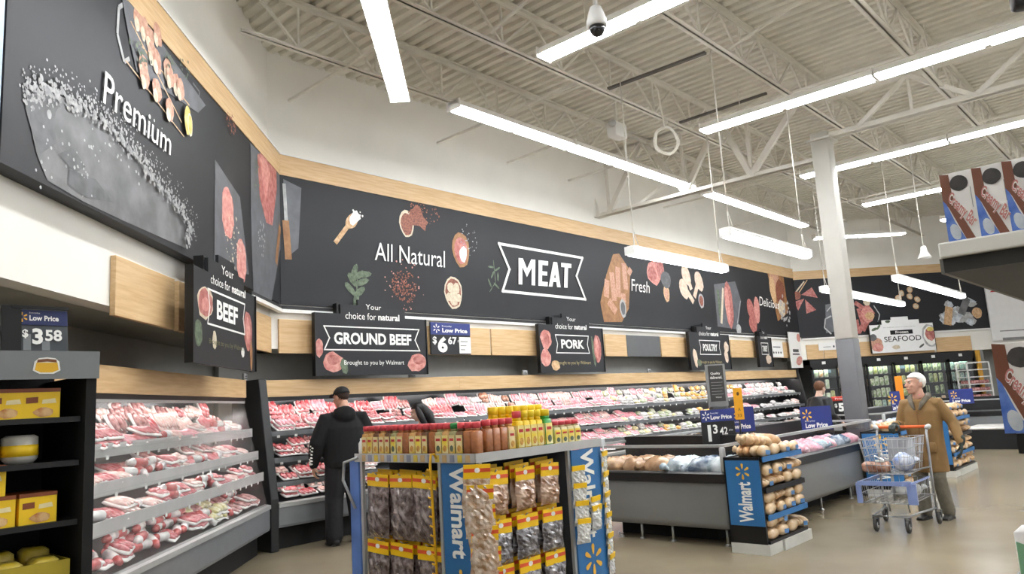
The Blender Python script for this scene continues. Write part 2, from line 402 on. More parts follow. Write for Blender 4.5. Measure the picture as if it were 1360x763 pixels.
# ------------------------------------------------------------------ ceiling lights
def strip_mesh(units):
    h = MB(); L = 1.235*units; w = .125
    h.prism([(-w, -.047), (-w+.008, -.047), (-.06, .0), (.06, .0), (w-.008, -.047), (w, -.047), (.075, .05), (-.075, .05)], .0, L, 'x')
    h.box(0, .012, -w, w, -.075, .05).box(L-.012, L, -w, w, -.075, .05)
    g = []
    for u in range(units):
        for yy in (-.06, .06):
            g.append(MB().tube([(u*1.235+.035, yy, -.052), (u*1.235+1.2, yy, -.052)], .036, 6).mesh('fluorescent_tube', lamp_m))
    g2 = [MB().tube([(yy, 0, .05), (yy, 0, .42)], .006, 5).mesh('hanger_rod', steel_m) for yy in (.25*L, .75*L)]
    return h.mesh('strip_housing', M('strip_housing_white', '#f2f0ea', .35, var=.01)), g, g2
SM = {1: strip_mesh(1), 2: strip_mesh(2)}
def strip(label, fr, at, units, rz=0, group=None):
    t = solid('strip_light', None, None, label, 'ceiling light', fr, at, rz, group, me=SM[units][0])
    for me in SM[units][1] + SM[units][2]:
        o = bpy.data.objects.new(me.name.split('.')[0], me); COL.objects.link(o); o.parent = t
ZL = 5.53
# row along the meat wall
for i, (s, u) in enumerate(((6.53, 2), (9.01, 2), (11.49, 1), (13.35, 2), (15.83, 2))):
    strip('fluorescent strip light, %s from the wall corner in the row along the meat banner' % nth(i+1), 'M', (s, 6.75, ZL), u, 0, 'strip lights along the meat wall')
# rows across the aisles
for r, s in enumerate((6.35, 10.08, 13.88, 17.36)):
    for i in range(5 if r else 5):
        strip('fluorescent strip light, %s from the wall end in the %s cross row' % (nth(i+1), nth(r+1)), 'M', (s, 5.05-2.48*i, ZL), 2, -pi/2, 'strip lights in the rows across the aisle')
# row along the left wall, running over the camera
for i in range(4):
    strip('fluorescent strip light, %s from its end in the row along the Premium banner' % nth(i+1), 'L', (9.1-2.48*(i+1), .82, ZL), 2, 0, 'strip lights along the left wall')
strip('white fluorescent strip light high before the back wall, behind the column', 'B', (9.1, 19.25, ZL), 2, 0)
strip('small bright strip light far back, beside the stacked brown and blue cartons', 'M', (20.9, 4.33, ZL), 1, -pi/2)
# lower lights hung on wires over the freezers
def hung(label, s, y, L, z=3.5):
    t = thing('hanging_light', label, 'hanging light', 'M', (s, y, z), 0, 'lights hung over the freezers')
    h = MB().rbox(0, L, -.075, .075, .015, .07, .02).prism([(-.075, -.05), (.075, -.05), (.075, .06), (-.075, .06)], -.012, .02, 'x').prism([(-.075, -.05), (.075, -.05), (.075, .06), (-.075, .06)], L-.02, L+.012, 'x')
    h.build('housing', white_m, t)
    MB().prism([(-.07, .02), (-.07, -.03), (-.045, -.062), (.045, -.062), (.07, -.03), (.07, .02)], .025, L-.025, 'x').build('lens', M('hung_lens_glow', '#f8fbff', .5, var=0, emit=LAMP*.55), t)
    for u in (.12, L-.12):
        w = MB().tube([(u, 0, .07), (u, 0, .3)], .008, 5).tube([(u, 0, .3), (u, 0, 5.95-z)], .009, 5).tube([(u, 0, .32), (u+.12, 0, .07)], .006, 5)
        w.build('hanging_wire', M('wire_grey', '#d6d2c8', .5), t)
hung('hanging white light in front of the word Fresh on the banner', 8.3, 5.37, 2.66)
hung('hanging white light between two wires, highest of the low lights over the freezers', 8.5, 4.1, 2.6, 3.52)
hung('hanging white light crossing behind the white and grey column', 15.3, 5.42, 5.4)
hung('hanging white light over the frozen seafood sign, beside the shell picture', 15.2, 4.03, 5.3)

# ------------------------------------------------------------------ things on the ceiling
def W3(v): return v
def atdepth(px, py, Y):
    d = px_dir(px, py); k = Y/d.y; return Vector((d.x*k, d.y*k, CH+d.z*k))
p = atdepth(792, 24, 6.2)
t = thing('dome_camera', 'white security dome camera with a dark lens, hanging from the ceiling', 'camera', 'B', p)
MB().lathe([(.012, .1), (.05, .1), (.075, .03), (.09, -.03), (.092, -.08), (.075, -.085)], n=18).build('shell', white_m, t)
MB().lathe([(.072, -.08), (.07, -.12), (.045, -.16), (.012, -.175)], n=16).build('dark_dome', M('smoked_dome', '#17181b', .08, spec=.9), t)
MB().tube([(0, 0, .09), (0, 0, DECK-p.z)], .02, 8).build('stem', white_m, t)
p = atdepth(885, 187, 10.0)
t = thing('cable_coil', 'coil of white cable hanging from a wire under the roof joists', 'cable', 'B', p, YAW)
mb = MB(); rd = random.Random(5)
for k in range(9):
    a = .17+rd.uniform(-.022, .022); b = .2+rd.uniform(-.022, .022); o = rd.uniform(-.02, .02)
    mb.tube([(a*cos(q*pi/12)+rd.uniform(-.004, .004), o+.02*sin(q), b*sin(q*pi/12)) for q in range(25)], .008, 6)
mb.build('coil', M('cable_white', '#e4e0d4', .5, var=.03), t)
MB().tube([(-.01, 0, .2), (-.05, .02, .75), (-.085, .03, 5.96-p.z)], .011, 6).tube([(.01, 0, .2), (.05, 0, .3)], .006, 5).build('hanging_cord', M('cable_white', '#e4e0d4'), t)
p = atdepth(817, 146, 11.5)
t = thing('junction_box', 'white box with a round lens fixed under the roof joists', 'emergency light', 'B', (p.x, p.y, 5.96), pi/4)
MB().rbox(-.16, .16, -.09, .09, -.24, 0, .015).build('box', white_m, t)
MB().tube([(-.22, -.05, -.05), (-.26, -.1, -.08)], [.05, .06], 10).build('lamp_head', lgrey_m, t)
MB().box(-.02, .02, -.02, .02, 0, .6).build('bracket', steel_m, t)
a, b = px_z(808, 118, 5.92), px_z(937, 70, 5.92)
solid('cable_tray', MB().bar(a, b, .06, .03), M('tray_dark', '#55514a', .6), 'dark metal rail crossing under the roof joists above the cable coil', 'rail')
a, b = px_z(903, 163, 5.92), px_z(1018, 124, 5.92)
solid('cable_tray', MB().bar(a, b, .05, .03), M('tray_dark', '#55514a', .6), 'dark metal rail under the joists leading to the white column', 'rail')

p = atdepth(1227, 334, 13.5)
t = thing('hanging_speaker', 'small white horn speaker hanging on a wire before the seafood banner', 'speaker', 'B', p, -.3)
MB().lathe([(.03, .1), (.05, .08), (.06, -.02), (.12, -.12), (.11, -.13), (.05, -.03)], n=16).build('horn', white_m, t)
MB().tube([(0, 0, .08), (0, 0, 5.95-p.z)], .01, 6).build('cord', M('wire_grey', '#d6d2c8', .5), t)
p = atdepth(1356, 2, 4.2)
t = thing('hanging_speaker', 'black speaker hanging high above the ice cream cartons', 'speaker', 'B', p, -.3)
MB().rbox(-.05, .05, -.05, .05, -.05, .1, .02).build('housing', black_m, t); MB().tube([(0, 0, .09), (0, 0, 5.95-p.z)], .012, 6).build('cord', black_m, t)
# ------------------------------------------------------------------ banners with printed pictures
class Art:
    """pictures printed on a panel; picture points give the place on the panel's plane"""
    def __init__(s, root, fr, y, ox, oz, off=.004):
        s.r, s.fr, s.y, s.ox, s.oz, s.o = root, fr, y, ox, oz, off; s.mb = None
    def P(s, px, py):
        x, z = px_plane(s.fr, s.y, px, py); return (x-s.ox, z-s.oz)
    def start(s): s.mb = MB(); s.k = 0; return s
    def poly(s, pts, m): s.k += 1; s.mb.flat([s.P(*p) for p in pts], -s.o-.0006*s.k, PI_[m]); return s
    def bl(s, px, py, rx, rz, m, rot=0, n=14, jit=0.05, seed=1):
        c = s.P(px, py); s.k += 1; s.mb.flat(blob(c[0], c[1], rx, rz, rot, n, jit, seed), -s.o-.0006*s.k, PI_[m]); return s
    def line(s, pts, w, m):
        for a, b in zip(pts, pts[1:]):
            a, b = Vector(s.P(*a)), Vector(s.P(*b)); d = (b-a).normalized(); e = Vector((-d.y, d.x))*w/2; s.k += 1
            s.mb.flat([tuple(a-e), tuple(b-e), tuple(b+e), tuple(a+e)], -s.o-.0006*s.k, PI_[m])
        return s
    def dots(s, px, py, rx, rz, n, r, m, seed=0, thin=False):
        c = s.P(px, py); rd = random.Random(seed); s.k += 1
        for _ in range(n):
            q = sqrt(rd.random()); a = rd.uniform(0, 2*pi); g = rd.uniform(.4, 1.2)
            s.mb.flat(blob(c[0]+rx*q*cos(a), c[1]+rz*q*sin(a), r*g, r*g*(.5 if thin else 1), rd.uniform(0, 3), 6), -s.o-.0006*s.k-.00001*_, PI_[m])
        return s
    def end(s, name): return s.mb.build(name, PR, s.r, flatmesh=True)
    def text(s, str_, bl, br, tr, tl, mat=None, bold=0):
        return lettering(s.r, str_, 0, 0, 0, 0, -s.o-.012, mat or white_p, bold, quad=[s.P(*bl), s.P(*br), s.P(*tr), s.P(*tl)])

# --- left banner
x0, x1 = 4.06, 9.88
ban = thing('banner', 'long charcoal banner lettered Premium with a printed fish', 'banner', 'L', (x0, LY, 3.07))
MB().box(0, x1-x0, 0, .128, 0, 1.765).build('panel', char_m, ban)
A = Art(ban, 'L', LY, x0, 3.07)
fish = [(35,126),(60,122),(85,130),(110,146),(140,165),(170,195),(200,230),(230,268),(247,300),(246,330),(205,312),(160,292),(110,268),(62,240),(48,205),(40,170),(33,145)]
A.start().poly(fish, 'fish').poly([(35,126),(70,128),(85,150),(75,190),(52,205),(40,170)], 'fish2')
A.bl(83, 178, .10, .17, 'fish', .2, 16).bl(65, 152, .05, .06, 'fish2').bl(64, 152, .025, .03, 'silver')
A.poly([(75,205),(95,196),(112,222),(98,230)], 'fish2').poly([(90,225),(125,238),(150,270),(110,262),(88,245)], 'fish2')
A.end('fish_print')
A.start(); rd = random.Random(4)
edge = [(36,124),(48,117),(60,118),(72,122),(85,127),(97,138),(110,142),(122,152),(135,160),(147,172),(158,184),(168,198),(178,208),(188,222),(197,232),(207,245),(218,258),(228,270),(238,285),(246,300),(243,318)]
for i, (u, v) in enumerate(edge):
    A.bl(u+1, v+2, rd.uniform(.04, .06), rd.uniform(.018, .03), 'salt', -.6, 13, .5, i)
    A.dots(u+1, v, .08, .09, 24, .016, 'salt', i+50)
    A.dots(u+5, v-7, .13, .15, 22, .009, 'salt', i)
for i in range(14): A.dots(60+rd.uniform(-15, 150), 160+rd.uniform(0, 120), .12, .12, 5, .012, 'silver', i+90)
A.end('salt_print')
A.start().line([(163,6),(157,10),(155,45),(164,82),(171,78)], .035, 'silver').line([(255,110),(264,122),(262,138),(250,142)], .02, 'slate')
A.poly([(161,0),(173,1),(272,140),(262,150),(180,95),(168,40)], 'slate')
A.line([(172,28),(240,163)], .015, 'tan').line([(184,58),(250,140)], .015, 'tan').line([(165,80),(243,182)], .012, 'tan')
for i, (u, v) in enumerate(((182,25),(190,38),(197,50),(207,46),(200,70),(206,82),(220,92),(232,112),(187,88),(189,102),(205,120),(222,146),(236,118),(222,102))):
    A.bl(u, v, .085, .10, 'shrimp', .4, 12, .12, i).bl(u-2, v+7, .045, .06, 'cream', .3, 9, .1, i)
for i, (u, v) in enumerate(((188,72),(222,78),(242,90),(176,68))): A.dots(u, v, .12, .1, 16, .016, 'green', i)
A.bl(245, 160, .075, .14, 'lemon').bl(248, 166, .06, .11, 'cream', .1).bl(248, 166, .045, .09, 'lemon', .1)
A.dots(303, 165, .15, .13, 40, .016, 'spice', 3)
A.end('skewers_print')
A.start().poly([(285,212),(318,262),(330,365),(318,362),(284,348)], 'slate').poly([(332,190),(372,228),(372,330),(360,400),(336,390),(333,300)], 'slate')
A.bl(302, 283, .19, .28, 'pink', .1, 18, .08).bl(320, 347, .17, .25, 'pink', .1, 18, .08).dots(310, 320, .3, .3, 50, .015, 'cream', 8)
A.poly([(341,205),(352,202),(366,222),(367,250),(361,300),(353,296),(344,260)], 'red').poly([(344,210),(350,206),(358,230),(352,270)], 'pink')
A.line([(371,300),(366,350)], .1, 'wood').line([(378,235),(374,300)], .05, 'silver').dots(347, 318, .16, .22, 30, .02, 'salt', 2).dots(340, 235, .1, .3, 20, .02, 'green', 4)
A.end('meat_boards_print')
A.text('Premium', (134,137), (224,207), (226,178), (137,94), bold=.004)
solid('wall_panel', MB().box(3.0-4.05, 0, 0, .03, 0, 1.76), M('pale_blue_edge', '#8fb4d8'), 'pale blue panel edge beside the Premium banner', 'panel', 'L', (4.04, LY, 3.07))

# --- meat banner
x0, x1 = 5.19, 22.46
ban = thing('banner', 'very long charcoal banner lettered MEAT, All Natural and Fresh above the wall cases', 'banner', 'M', (x0, BY, 3.07))
MB().box(0, x1-x0, 0, .034, 0, 1.765).build('panel', char_m, ban)
A = Art(ban, 'M', BY, x0, 3.07)
A.start().poly([(376,238),(400,250),(396,330),(378,345)], 'slate').line([(377,244),(380,295)], .05, 'silver').line([(379,293),(383,345)], .10, 'wood').end('fork_print')
A.start().line([(445,323),(462,300)], .07, 'tan').bl(467, 294, .14, .09, 'tan', .9).bl(471, 290, .12, .08, 'white', .9, 12, .2).dots(474, 285, .1, .1, 14, .016, 'white').end('spoon_print')
A.start().bl(540, 297, .15, .22, 'cream').bl(540, 298, .12, .18, 'spice').bl(555, 290, .16, .2, 'spice', .8, 14, .3).dots(562, 282, .35, .2, 60, .014, 'spice').end('spice_bowl_print')
A.start().bl(612, 332, .2, .3, 'wood').bl(612, 333, .15, .23, 'red').bl(615, 338, .09, .13, 'white', 0, 9, .2).dots(622, 318, .2, .3, 30, .012, 'salt').end('salt_bowl_print')
A.start()
for i, (u, v, a) in enumerate(((476,366,.5),(468,372,2.2),(480,375,.3),(465,384,2.4),(477,388,.7),(473,398,1.4),(470,362,1.2),(484,365,.2))): A.bl(u, v, .13, .05, 'green', a, 8, .1, i)
A.line([(475,362),(472,404)], .02, 'green').end('herb_print')
A.start().dots(537, 381, .24, .25, 160, .022, 'spice', 1, True).dots(537, 379, .4, .4, 40, .014, 'pink', 2).end('peppercorns_print')
A.start().bl(602, 389, .2, .27, 'cream').bl(602, 389, .175, .235, 'spice')
for i, (u, v) in enumerate(((598,382),(606,383),(602,390),(597,395),(607,396),(603,400))): A.bl(u, v, .075, .085, 'cream', .4*i, 9, .15, i)
A.end('mushroom_bowl_print')
A.start().line([(655,346),(658,375),(650,388)], .015, 'green')
for i, (u, v) in enumerate(((652,355),(660,358),(654,365),(661,368),(650,376),(659,380))): A.bl(u, v, .09, .02, 'green', .5*i, 6)
A.end('rosemary_print')
A.text('All Natural', (497,346), (590,356), (590,334), (497,322))
mb = MB(); put_outline(mb, [A.P(*p) for p in ((662,324),(773,343),(765,367),(777,398),(667,387),(676,358))], .05, -.012)
mb.build('ribbon_outline', white_p, ban, flatmesh=True)
LET = [[(0,0),(.065,0),(.065,1),(0,1)], [(.065,1),(.065,.68),(.15,.3),(.15,.62)], [(.235,1),(.235,.68),(.15,.3),(.15,.62)], [(.065,1),(.075,1),(.15,.62),(.15,.5),(.065,.7)], [(.235,1),(.225,1),(.15,.62),(.15,.5),(.235,.7)], [(.235,0),(.3,0),(.3,1),(.235,1)],
       [(.36,0),(.43,0),(.43,1),(.36,1)], [(.43,0),(.54,0),(.54,.17),(.43,.17)], [(.43,.42),(.525,.42),(.525,.58),(.43,.58)], [(.43,.83),(.54,.83),(.54,1),(.43,1)],
       [(.56,0),(.63,0),(.715,1),(.64,1)], [(.725,0),(.795,0),(.715,1),(.64,1)], [(.61,.2),(.745,.2),(.735,.36),(.62,.36)],
       [(.865,0),(.935,0),(.935,1),(.865,1)], [(.795,.83),(1,.83),(1,1),(.795,1)]]
mb = MB(); q0, q1, q2_, q3 = (A.P(*p) for p in ((688,378), (757,383), (758,351), (688,343)))
for k, pl in enumerate(LET): mb.flat([tuple((1-u)*(1-v)*a+u*(1-v)*b+u*v*c+(1-u)*v*d for a, b, c, d in zip(q0, q1, q2_, q3)) for u, v in pl], -.014-.0001*k)
mb.build('lettering', white_p, ban, flatmesh=True)
A.start().poly([(797,402),(805,365),(814,338),(822,337),(837,360),(835,410),(826,428),(802,428)], 'wood')
for (a, b) in (((806,372),(805,395)),((812,362),(816,400)),((820,355),(821,395)),((828,350),(831,385)),((834,358),(838,364)),((808,400),(818,415)),((827,390),(828,402))): A.line([a, b], .17, 'shrimp')
A.bl(827, 410, .12, .2, 'silver').bl(827, 410, .08, .14, 'slate').end('sausage_board_print')
A.text('Fresh', (838,387), (862,390), (862,375), (838,371))
A.start().bl(868, 363, .28, .28, 'pink', .5, 14, .1).bl(877, 358, .16, .28, 'red', .2, 12, .1).bl(866, 364, .18, .17, 'red', .4).bl(885, 390, .13, .2, 'tan').bl(885, 391, .09, .14, 'shrimp').bl(884, 372, .22, .2, 'fish2').end('chops_print')
A.start()
for (a, b, c) in (((911,362),(918,385),.10),((928,370),(922,395),.09),((908,380),(921,402),.09)): A.line([a, b], .14, 'chick').bl(a[0], a[1]+4, .19, .26, 'chick', .5)
A.bl(931, 400, .14, .18, 'silver').bl(931, 400, .1, .13, 'spice').end('drumsticks_print')
A.start().poly([(948,378),(976,374),(984,400),(980,438),(953,434)], 'slate').line([(953,385),(957,425)], .12, 'green').line([(960,383),(958,430)], .1, 'cream').bl(968, 405, .22, .62, 'red', 0, 16, .06).bl(966, 406, .13, .5, 'pink').line([(983,400),(979,430)], .03, 'silver').end('steak_board_print')
A.start().bl(997, 412, .2, .32, 'red', .3).bl(1005, 412, .18, .38, 'pink', -.1).bl(1000, 430, .24, .25, 'red', .2).bl(981, 438, .14, .14, 'silver').end('sliced_meat_print')
A.start().poly([(1019,363),(1040,366),(1047,415),(1033,427)], 'wood').bl(1029, 375, .35, .45, 'shrimp', .3, 14, .15).bl(1036, 392, .3, .5, 'spice', -.2, 14, .2).bl(1026, 385, .2, .4, 'tan', .1).bl(1038, 410, .25, .25, 'cream', .2).dots(1042, 412, .35, .5, 30, .05, 'silver').end('roast_board_print')
A.text('Delicious', (1008,406), (1034,411), (1034,401), (1008,394))
# --- back banner
x0, x1 = 9.66, 15.70
ban = thing('banner', 'charcoal banner with printed seafood over the freezer doors', 'banner', 'B', (x0, KY, 3.04))
MB().box(0, x1-x0, 0, .034, 0, 1.75).build('panel', char_m, ban)
A = Art(ban, 'B', KY, x0, 3.04)
A.start().line([(1068,374),(1051,396)], .04, 'cream').line([(1072,372),(1054,400)], .03, 'tan').bl(1058, 393, .13, .13, 'spice').poly([(1064,392),(1078,382),(1086,396)], 'red').poly([(1055,401),(1068,397),(1060,413)], 'red').poly([(1069,398),(1084,412),(1071,417)], 'red').end('salmon_print')
A.start().poly([(1096,405),(1112,402),(1112,440),(1097,443)], 'slate').line([(1098,414),(1108,402)], .03, 'silver').line([(1104,420),(1096,424),(1095,436),(1104,444)], .04, 'silver').end('fork_and_plate_print')
A.start()
for (a, b) in (((1135,402),(1150,412)),((1140,410),(1148,436)),((1150,405),(1160,418)),((1158,415),(1146,440)),((1152,420),(1139,445)),((1137,425),(1140,440))): A.line([a, b], .13, 'red')
A.bl(1152, 418, .2, .25, 'pink').bl(1155, 420, .15, .12, 'tan').bl(1151, 402, .11, .1, 'cream').line([(1160,406),(1168,418),(1166,428)], .03, 'silver').end('crab_legs_print')
A.start()
for i, (u, v) in enumerate(((1208,385),(1197,390),(1208,394),(1218,398),(1216,407),(1193,396))): A.bl(u, v, .09, .1, 'tan', .3*i, 12, .06, i).bl(u, v, .06, .07, 'cream', .3*i, 12, .06, i)
A.end('scallops_print')
A.start()
for i in range(26):
    rd = random.Random(i); A.bl(1262+rd.uniform(-15, 30), 415+rd.uniform(-14, 14), .14, .1, 'ice' if i % 2 else 'silver', rd.uniform(0, 3), 6, .3, i)
A.line([(1260,408),(1258,432)], .24, 'tan').line([(1284,396),(1276,418)], .22, 'fish').bl(1297, 416, .16, .17, 'tan').end('shells_print')

# ------------------------------------------------------------------ hanging department signs
def dept_sign(label, word, fr, xc, y, zb, w, h, art=True, nat=True, rz=0.0, brought='Brought to you by Walmart', bh=.27, face=None):
    t = thing('department_sign', label, 'sign', fr, (xc, y, zb), rz)
    u = w/2
    mb = MB()
    sil = [(-u, 0), (u, 0), (u, h*.78), (u*.58, h*.78), (u*.58, h*.90), (u*.25, h*.90), (u*.25, h), (-u*.28, h), (-u*.28, h*.925), (-u*.58, h*.925), (-u*.58, h*.80), (-u, h*.80)]
    mb.prism(sil, -.03, .0, 'y', 0); mb.box(-u-.012, -u, -.045, .03, 0, h*.8, 1).box(u, u+.012, -.045, .03, 0, h*.78, 1)
    mb.build('board', [face or char2_m, black_m], t)
    MB().box(-u*.62, -u*.54, .0, .09, h*.8, h*.94).box(u*.54, u*.62, .0, .09, h*.78, h*.9).box(-.04, .04, 0, .08, h*.9, h*.96).build('bracket', black_m, t)
    return t
def ribbon(t, word, cx, zc, w, h, tw, th):
    mb = MB(); a = w/2; b = h/2
    put_outline(mb, [(cx-a, zc+b), (cx+a, zc+b), (cx+a*.9, zc), (cx+a, zc-b), (cx-a, zc-b), (cx-a*.9, zc)], .018, -.034)
    mb.build('ribbon_outline', white_p, t, flatmesh=True)
    lettering(t, word, cx-tw/2, zc-th/2, tw, th, -.035, white_p, .035)
gold_t = M('print_gold_text', '#b5a676', .5, var=.02)
def sign_px(label, word, l, r, t_, b_, pics, brt=True):
    (xa, zb), (xb, _), (_, zt) = px_plane('M', BY-.12, l, b_), px_plane('M', BY-.12, r, b_), px_plane('M', BY-.12, (l+r)/2, t_)
    w, h = xb-xa, zt-zb
    t = dept_sign(label, word, 'M', (xa+xb)/2, BY-.12, zb, w, h)
    lettering(t, 'Your', -w*.07, h*.875, w*.14, h*.07, -.035, white_p)
    lettering(t, 'choice for', -w*.25, h*.735, w*.27, h*.09, -.035, white_p); lettering(t, 'natural', w*.04, h*.735, w*.2, h*.09, -.035, white_p, .03)
    ribbon(t, word, 0, h*.48, w*.86 if len(word) > 7 else w*.52, h*.3, w*.7 if len(word) > 7 else w*.36, h*.155)
    if brt: lettering(t, 'Brought to you by Walmart', -w*.27, h*.12, w*.54, h*.075, -.035, white_p if word == 'GROUND BEEF' else gold_t, 0)
    A = Art(t, 'M', BY, 0, 0); A.mb = MB(); A.k = 0
    for (u, v, rx, rz_, m, rot) in pics:
        A.k += 1; A.mb.flat(blob(u*w, v*h, rx*w, rz_*h, rot, 16, .1, A.k), -.0315-.0003*A.k, PI_[m])
    A.mb.build('food_print', PR, t, flatmesh=True)
    return t
sign_px('dark hanging sign lettered GROUND BEEF', 'GROUND BEEF', 418, 566, 400, 500, [(-.47,.35,.03,.12,'pink',0),(-.36,.17,.08,.13,'pink',0),(-.27,.12,.03,.1,'green',.3),(-.36,.2,.05,.07,'red',0),(.4,.16,.09,.12,'pink',.2),(.42,.2,.06,.06,'red',0)])
sign_px('dark hanging sign lettered PORK', 'PORK', 717, 802, 418, 496, [(-.4,.55,.08,.16,'pink',.2),(-.42,.25,.07,.15,'pink',-.2),(-.39,.56,.04,.1,'red',.2),(-.28,.12,.06,.09,'tan',0),(.33,.35,.02,.27,'green',.1),(.4,.42,.06,.25,'red',0),(.39,.43,.03,.2,'pink',0)])
sign_px('dark hanging sign lettered POULTRY', 'POULTRY', 917, 970, 431, 492, [(-.38,.25,.05,.2,'chick',.2),(.42,.5,.06,.12,'chick',-.1),(.4,.3,.05,.15,'chick',.2),(-.3,.15,.05,.08,'green',0)])
sign_px('narrow dark hanging sign between the poultry sign and the back corner', 'TURKEY', 1008, 1026, 438, 488, [(.2,.2,.2,.12,'chick',0)], False)
# beef sign turned on the angled wall
(xa, za), (xb, zb2) = px_plane('L', LY-.12, 250, 480), px_plane('L', LY-.12, 335, 496)
zt = px_plane('L', LY-.12, 300, 347)[1]; zb = (za+zb2)/2; w, h = xb-xa, zt-zb
t = dept_sign('dark hanging sign lettered BEEF alone, over the glass fronted case', 'BEEF', 'L', (xa+xb)/2, LY-.12, zb, w, h)
lettering(t, 'Your', -w*.1, h*.84, w*.2, h*.08, -.035, white_p); lettering(t, 'choice for', -w*.26, h*.71, w*.3, h*.08, -.035, white_p); lettering(t, 'natural', w*.07, h*.71, w*.24, h*.08, -.035, white_p, .03)
ribbon(t, 'BEEF', 0, h*.5, w*.6, h*.3, w*.34, h*.17)
lettering(t, 'Brought to you by Walmart', -w*.28, h*.17, w*.56, h*.06, -.035, M('print_dim_gold', '#757049', .5), 0)
mb = MB(); k = 0
for (u, v, rx, rz_, m, rot) in [(-.33,.52,.11,.14,'cream',.1),(-.33,.52,.095,.12,'red',.1),(-.33,.51,.05,.06,'pink',0),(-.42,.25,.05,.12,'green',0),(-.2,.22,.03,.08,'cream',.1),(.36,.4,.075,.2,'red',.1),(.36,.4,.04,.14,'pink',.1),(.42,.16,.025,.16,'wood',0),(.26,.17,.03,.05,'white',0)]:
    k += 1; mb.flat(blob(u*w, v*h, rx*w, rz_*h, rot, 16, .1, k), -.0315-.0003*k, PI_[m])
mb.build('food_print', PR, t, flatmesh=True)
# frozen seafood sign
(xa, zb), (xb, _) = px_plane('B', KY-.15, 1158, 470), px_plane('B', KY-.15, 1243, 466); zt = px_plane('B', KY-.15, 1197, 421)[1]; w, h = xb-xa, zt-zb
sea_m = M('sign_white', '#efefee', .5, var=.02)
t = dept_sign('white hanging sign lettered Frozen SEAFOOD over the freezer doors', 'SEAFOOD', 'B', (xa+xb)/2, KY-.15, zb, w, h, face=sea_m)
MB().box(-w*.18, w*.17, -.034, -.03, h*.5, h*.62).build('black_label', blackmat, t)
lettering(t, 'Frozen', -w*.1, h*.525, w*.2, h*.075, -.036, white_p, .02); lettering(t, 'SEAFOOD', -w*.29, h*.3, w*.58, h*.15, -.035, blackmat, .004)
lettering(t, 'No artificial colors or preservatives', -w*.28, h*.69, w*.5, h*.035, -.035, M('print_grey_text', '#8a8a8a', .5))
mb = MB(); k = 0
for (u, v, rx, rz_, m, rot) in [(-.42,.25,.1,.2,'shrimp',.1),(-.4,.16,.08,.12,'pink',0),(-.46,.45,.06,.1,'fish2',0),(-.42,.68,.05,.04,'green',.4),(-.35,.74,.05,.03,'green',.9),(.44,.42,.13,.33,'silver',.1),(.44,.42,.11,.28,'white',.1),(.44,.45,.08,.18,'red',.2),(.43,.35,.03,.1,'pink',.6),(.45,.6,.06,.06,'lemon',0),(-.12,.14,.06,.06,'cream',0),(.28,.14,.05,.03,'fish2',.6),(-.2,.88,.04,.04,'green',0)]:
    k += 1; mb.flat([(min(max(a, -w/2), w/2), b) for a, b in blob(u*w, v*h, rx*w, rz_*h, rot, 18, .08, k)], -.0315-.0003*k, PI_[m])
mb.build('food_print', PR, t, flatmesh=True)

# ------------------------------------------------------------------ small price boards
def price_head(t, w, z0, z1, y, sp=True, gold=True, words=True):
    h = z1-z0
    MB().box(-w/2, w/2, y, y+.004, z0, z1).build('blue_header', navy_m, t)
    if sp:
        mb = MB(); put_spark(mb, -w*.36, (z0+z1)/2, h*.38, y-.002); mb.build('spark_mark', spark_m if gold else white_p, t, flatmesh=True)
    lettering(t, 'Everyday', -w*.22, z0+h*.62, w*.24, h*.16, y-.002, white_p); lettering(t, 'Low Price', -w*.22, z0+h*.18, w*.64, h*.36, y-.002, white_p, .035)
(xa, zb), (xb, _), (_, zt) = px_plane('M', BY-.05, 573, 471), px_plane('M', BY-.05, 625.5, 470), px_plane('M', BY-.05, 600, 429.5); w, h = xb-xa, zt-zb
t = thing('price_sign', 'wall price sign reading $6.67 beside the ground beef sign', 'price sign', 'M', ((xa+xb)/2, BY-.05, zb))
MB().box(-w/2, w/2, 0, .02, 0, h).build('board', char2_m, t)
price_head(t, w, h*.62, h, -.006, gold=False)
lettering(t, '$', -w*.46, h*.3, w*.1, h*.26, -.004, white_p, .03); lettering(t, '6', -w*.34, h*.06, w*.24, h*.5, -.004, white_p, .05); lettering(t, '67', -w*.08, h*.32, w*.22, h*.24, -.004, white_p, .03); lettering(t, '¢', w*.16, h*.38, w*.05, h*.1, -.004, white_p)
MB().box(w*.2, w*.5, -.008, -.001, h*.04, h*.56).build('paper_slip', white_p, t)
mb = MB()
for k in range(3): mb.box(w*.23, w*(.42-.04*k), -.0095, -.008, h*(.4-.13*k), h*(.43-.13*k))
mb.build('lines_print', M('print_grey_text', '#8a8a8a'), t)
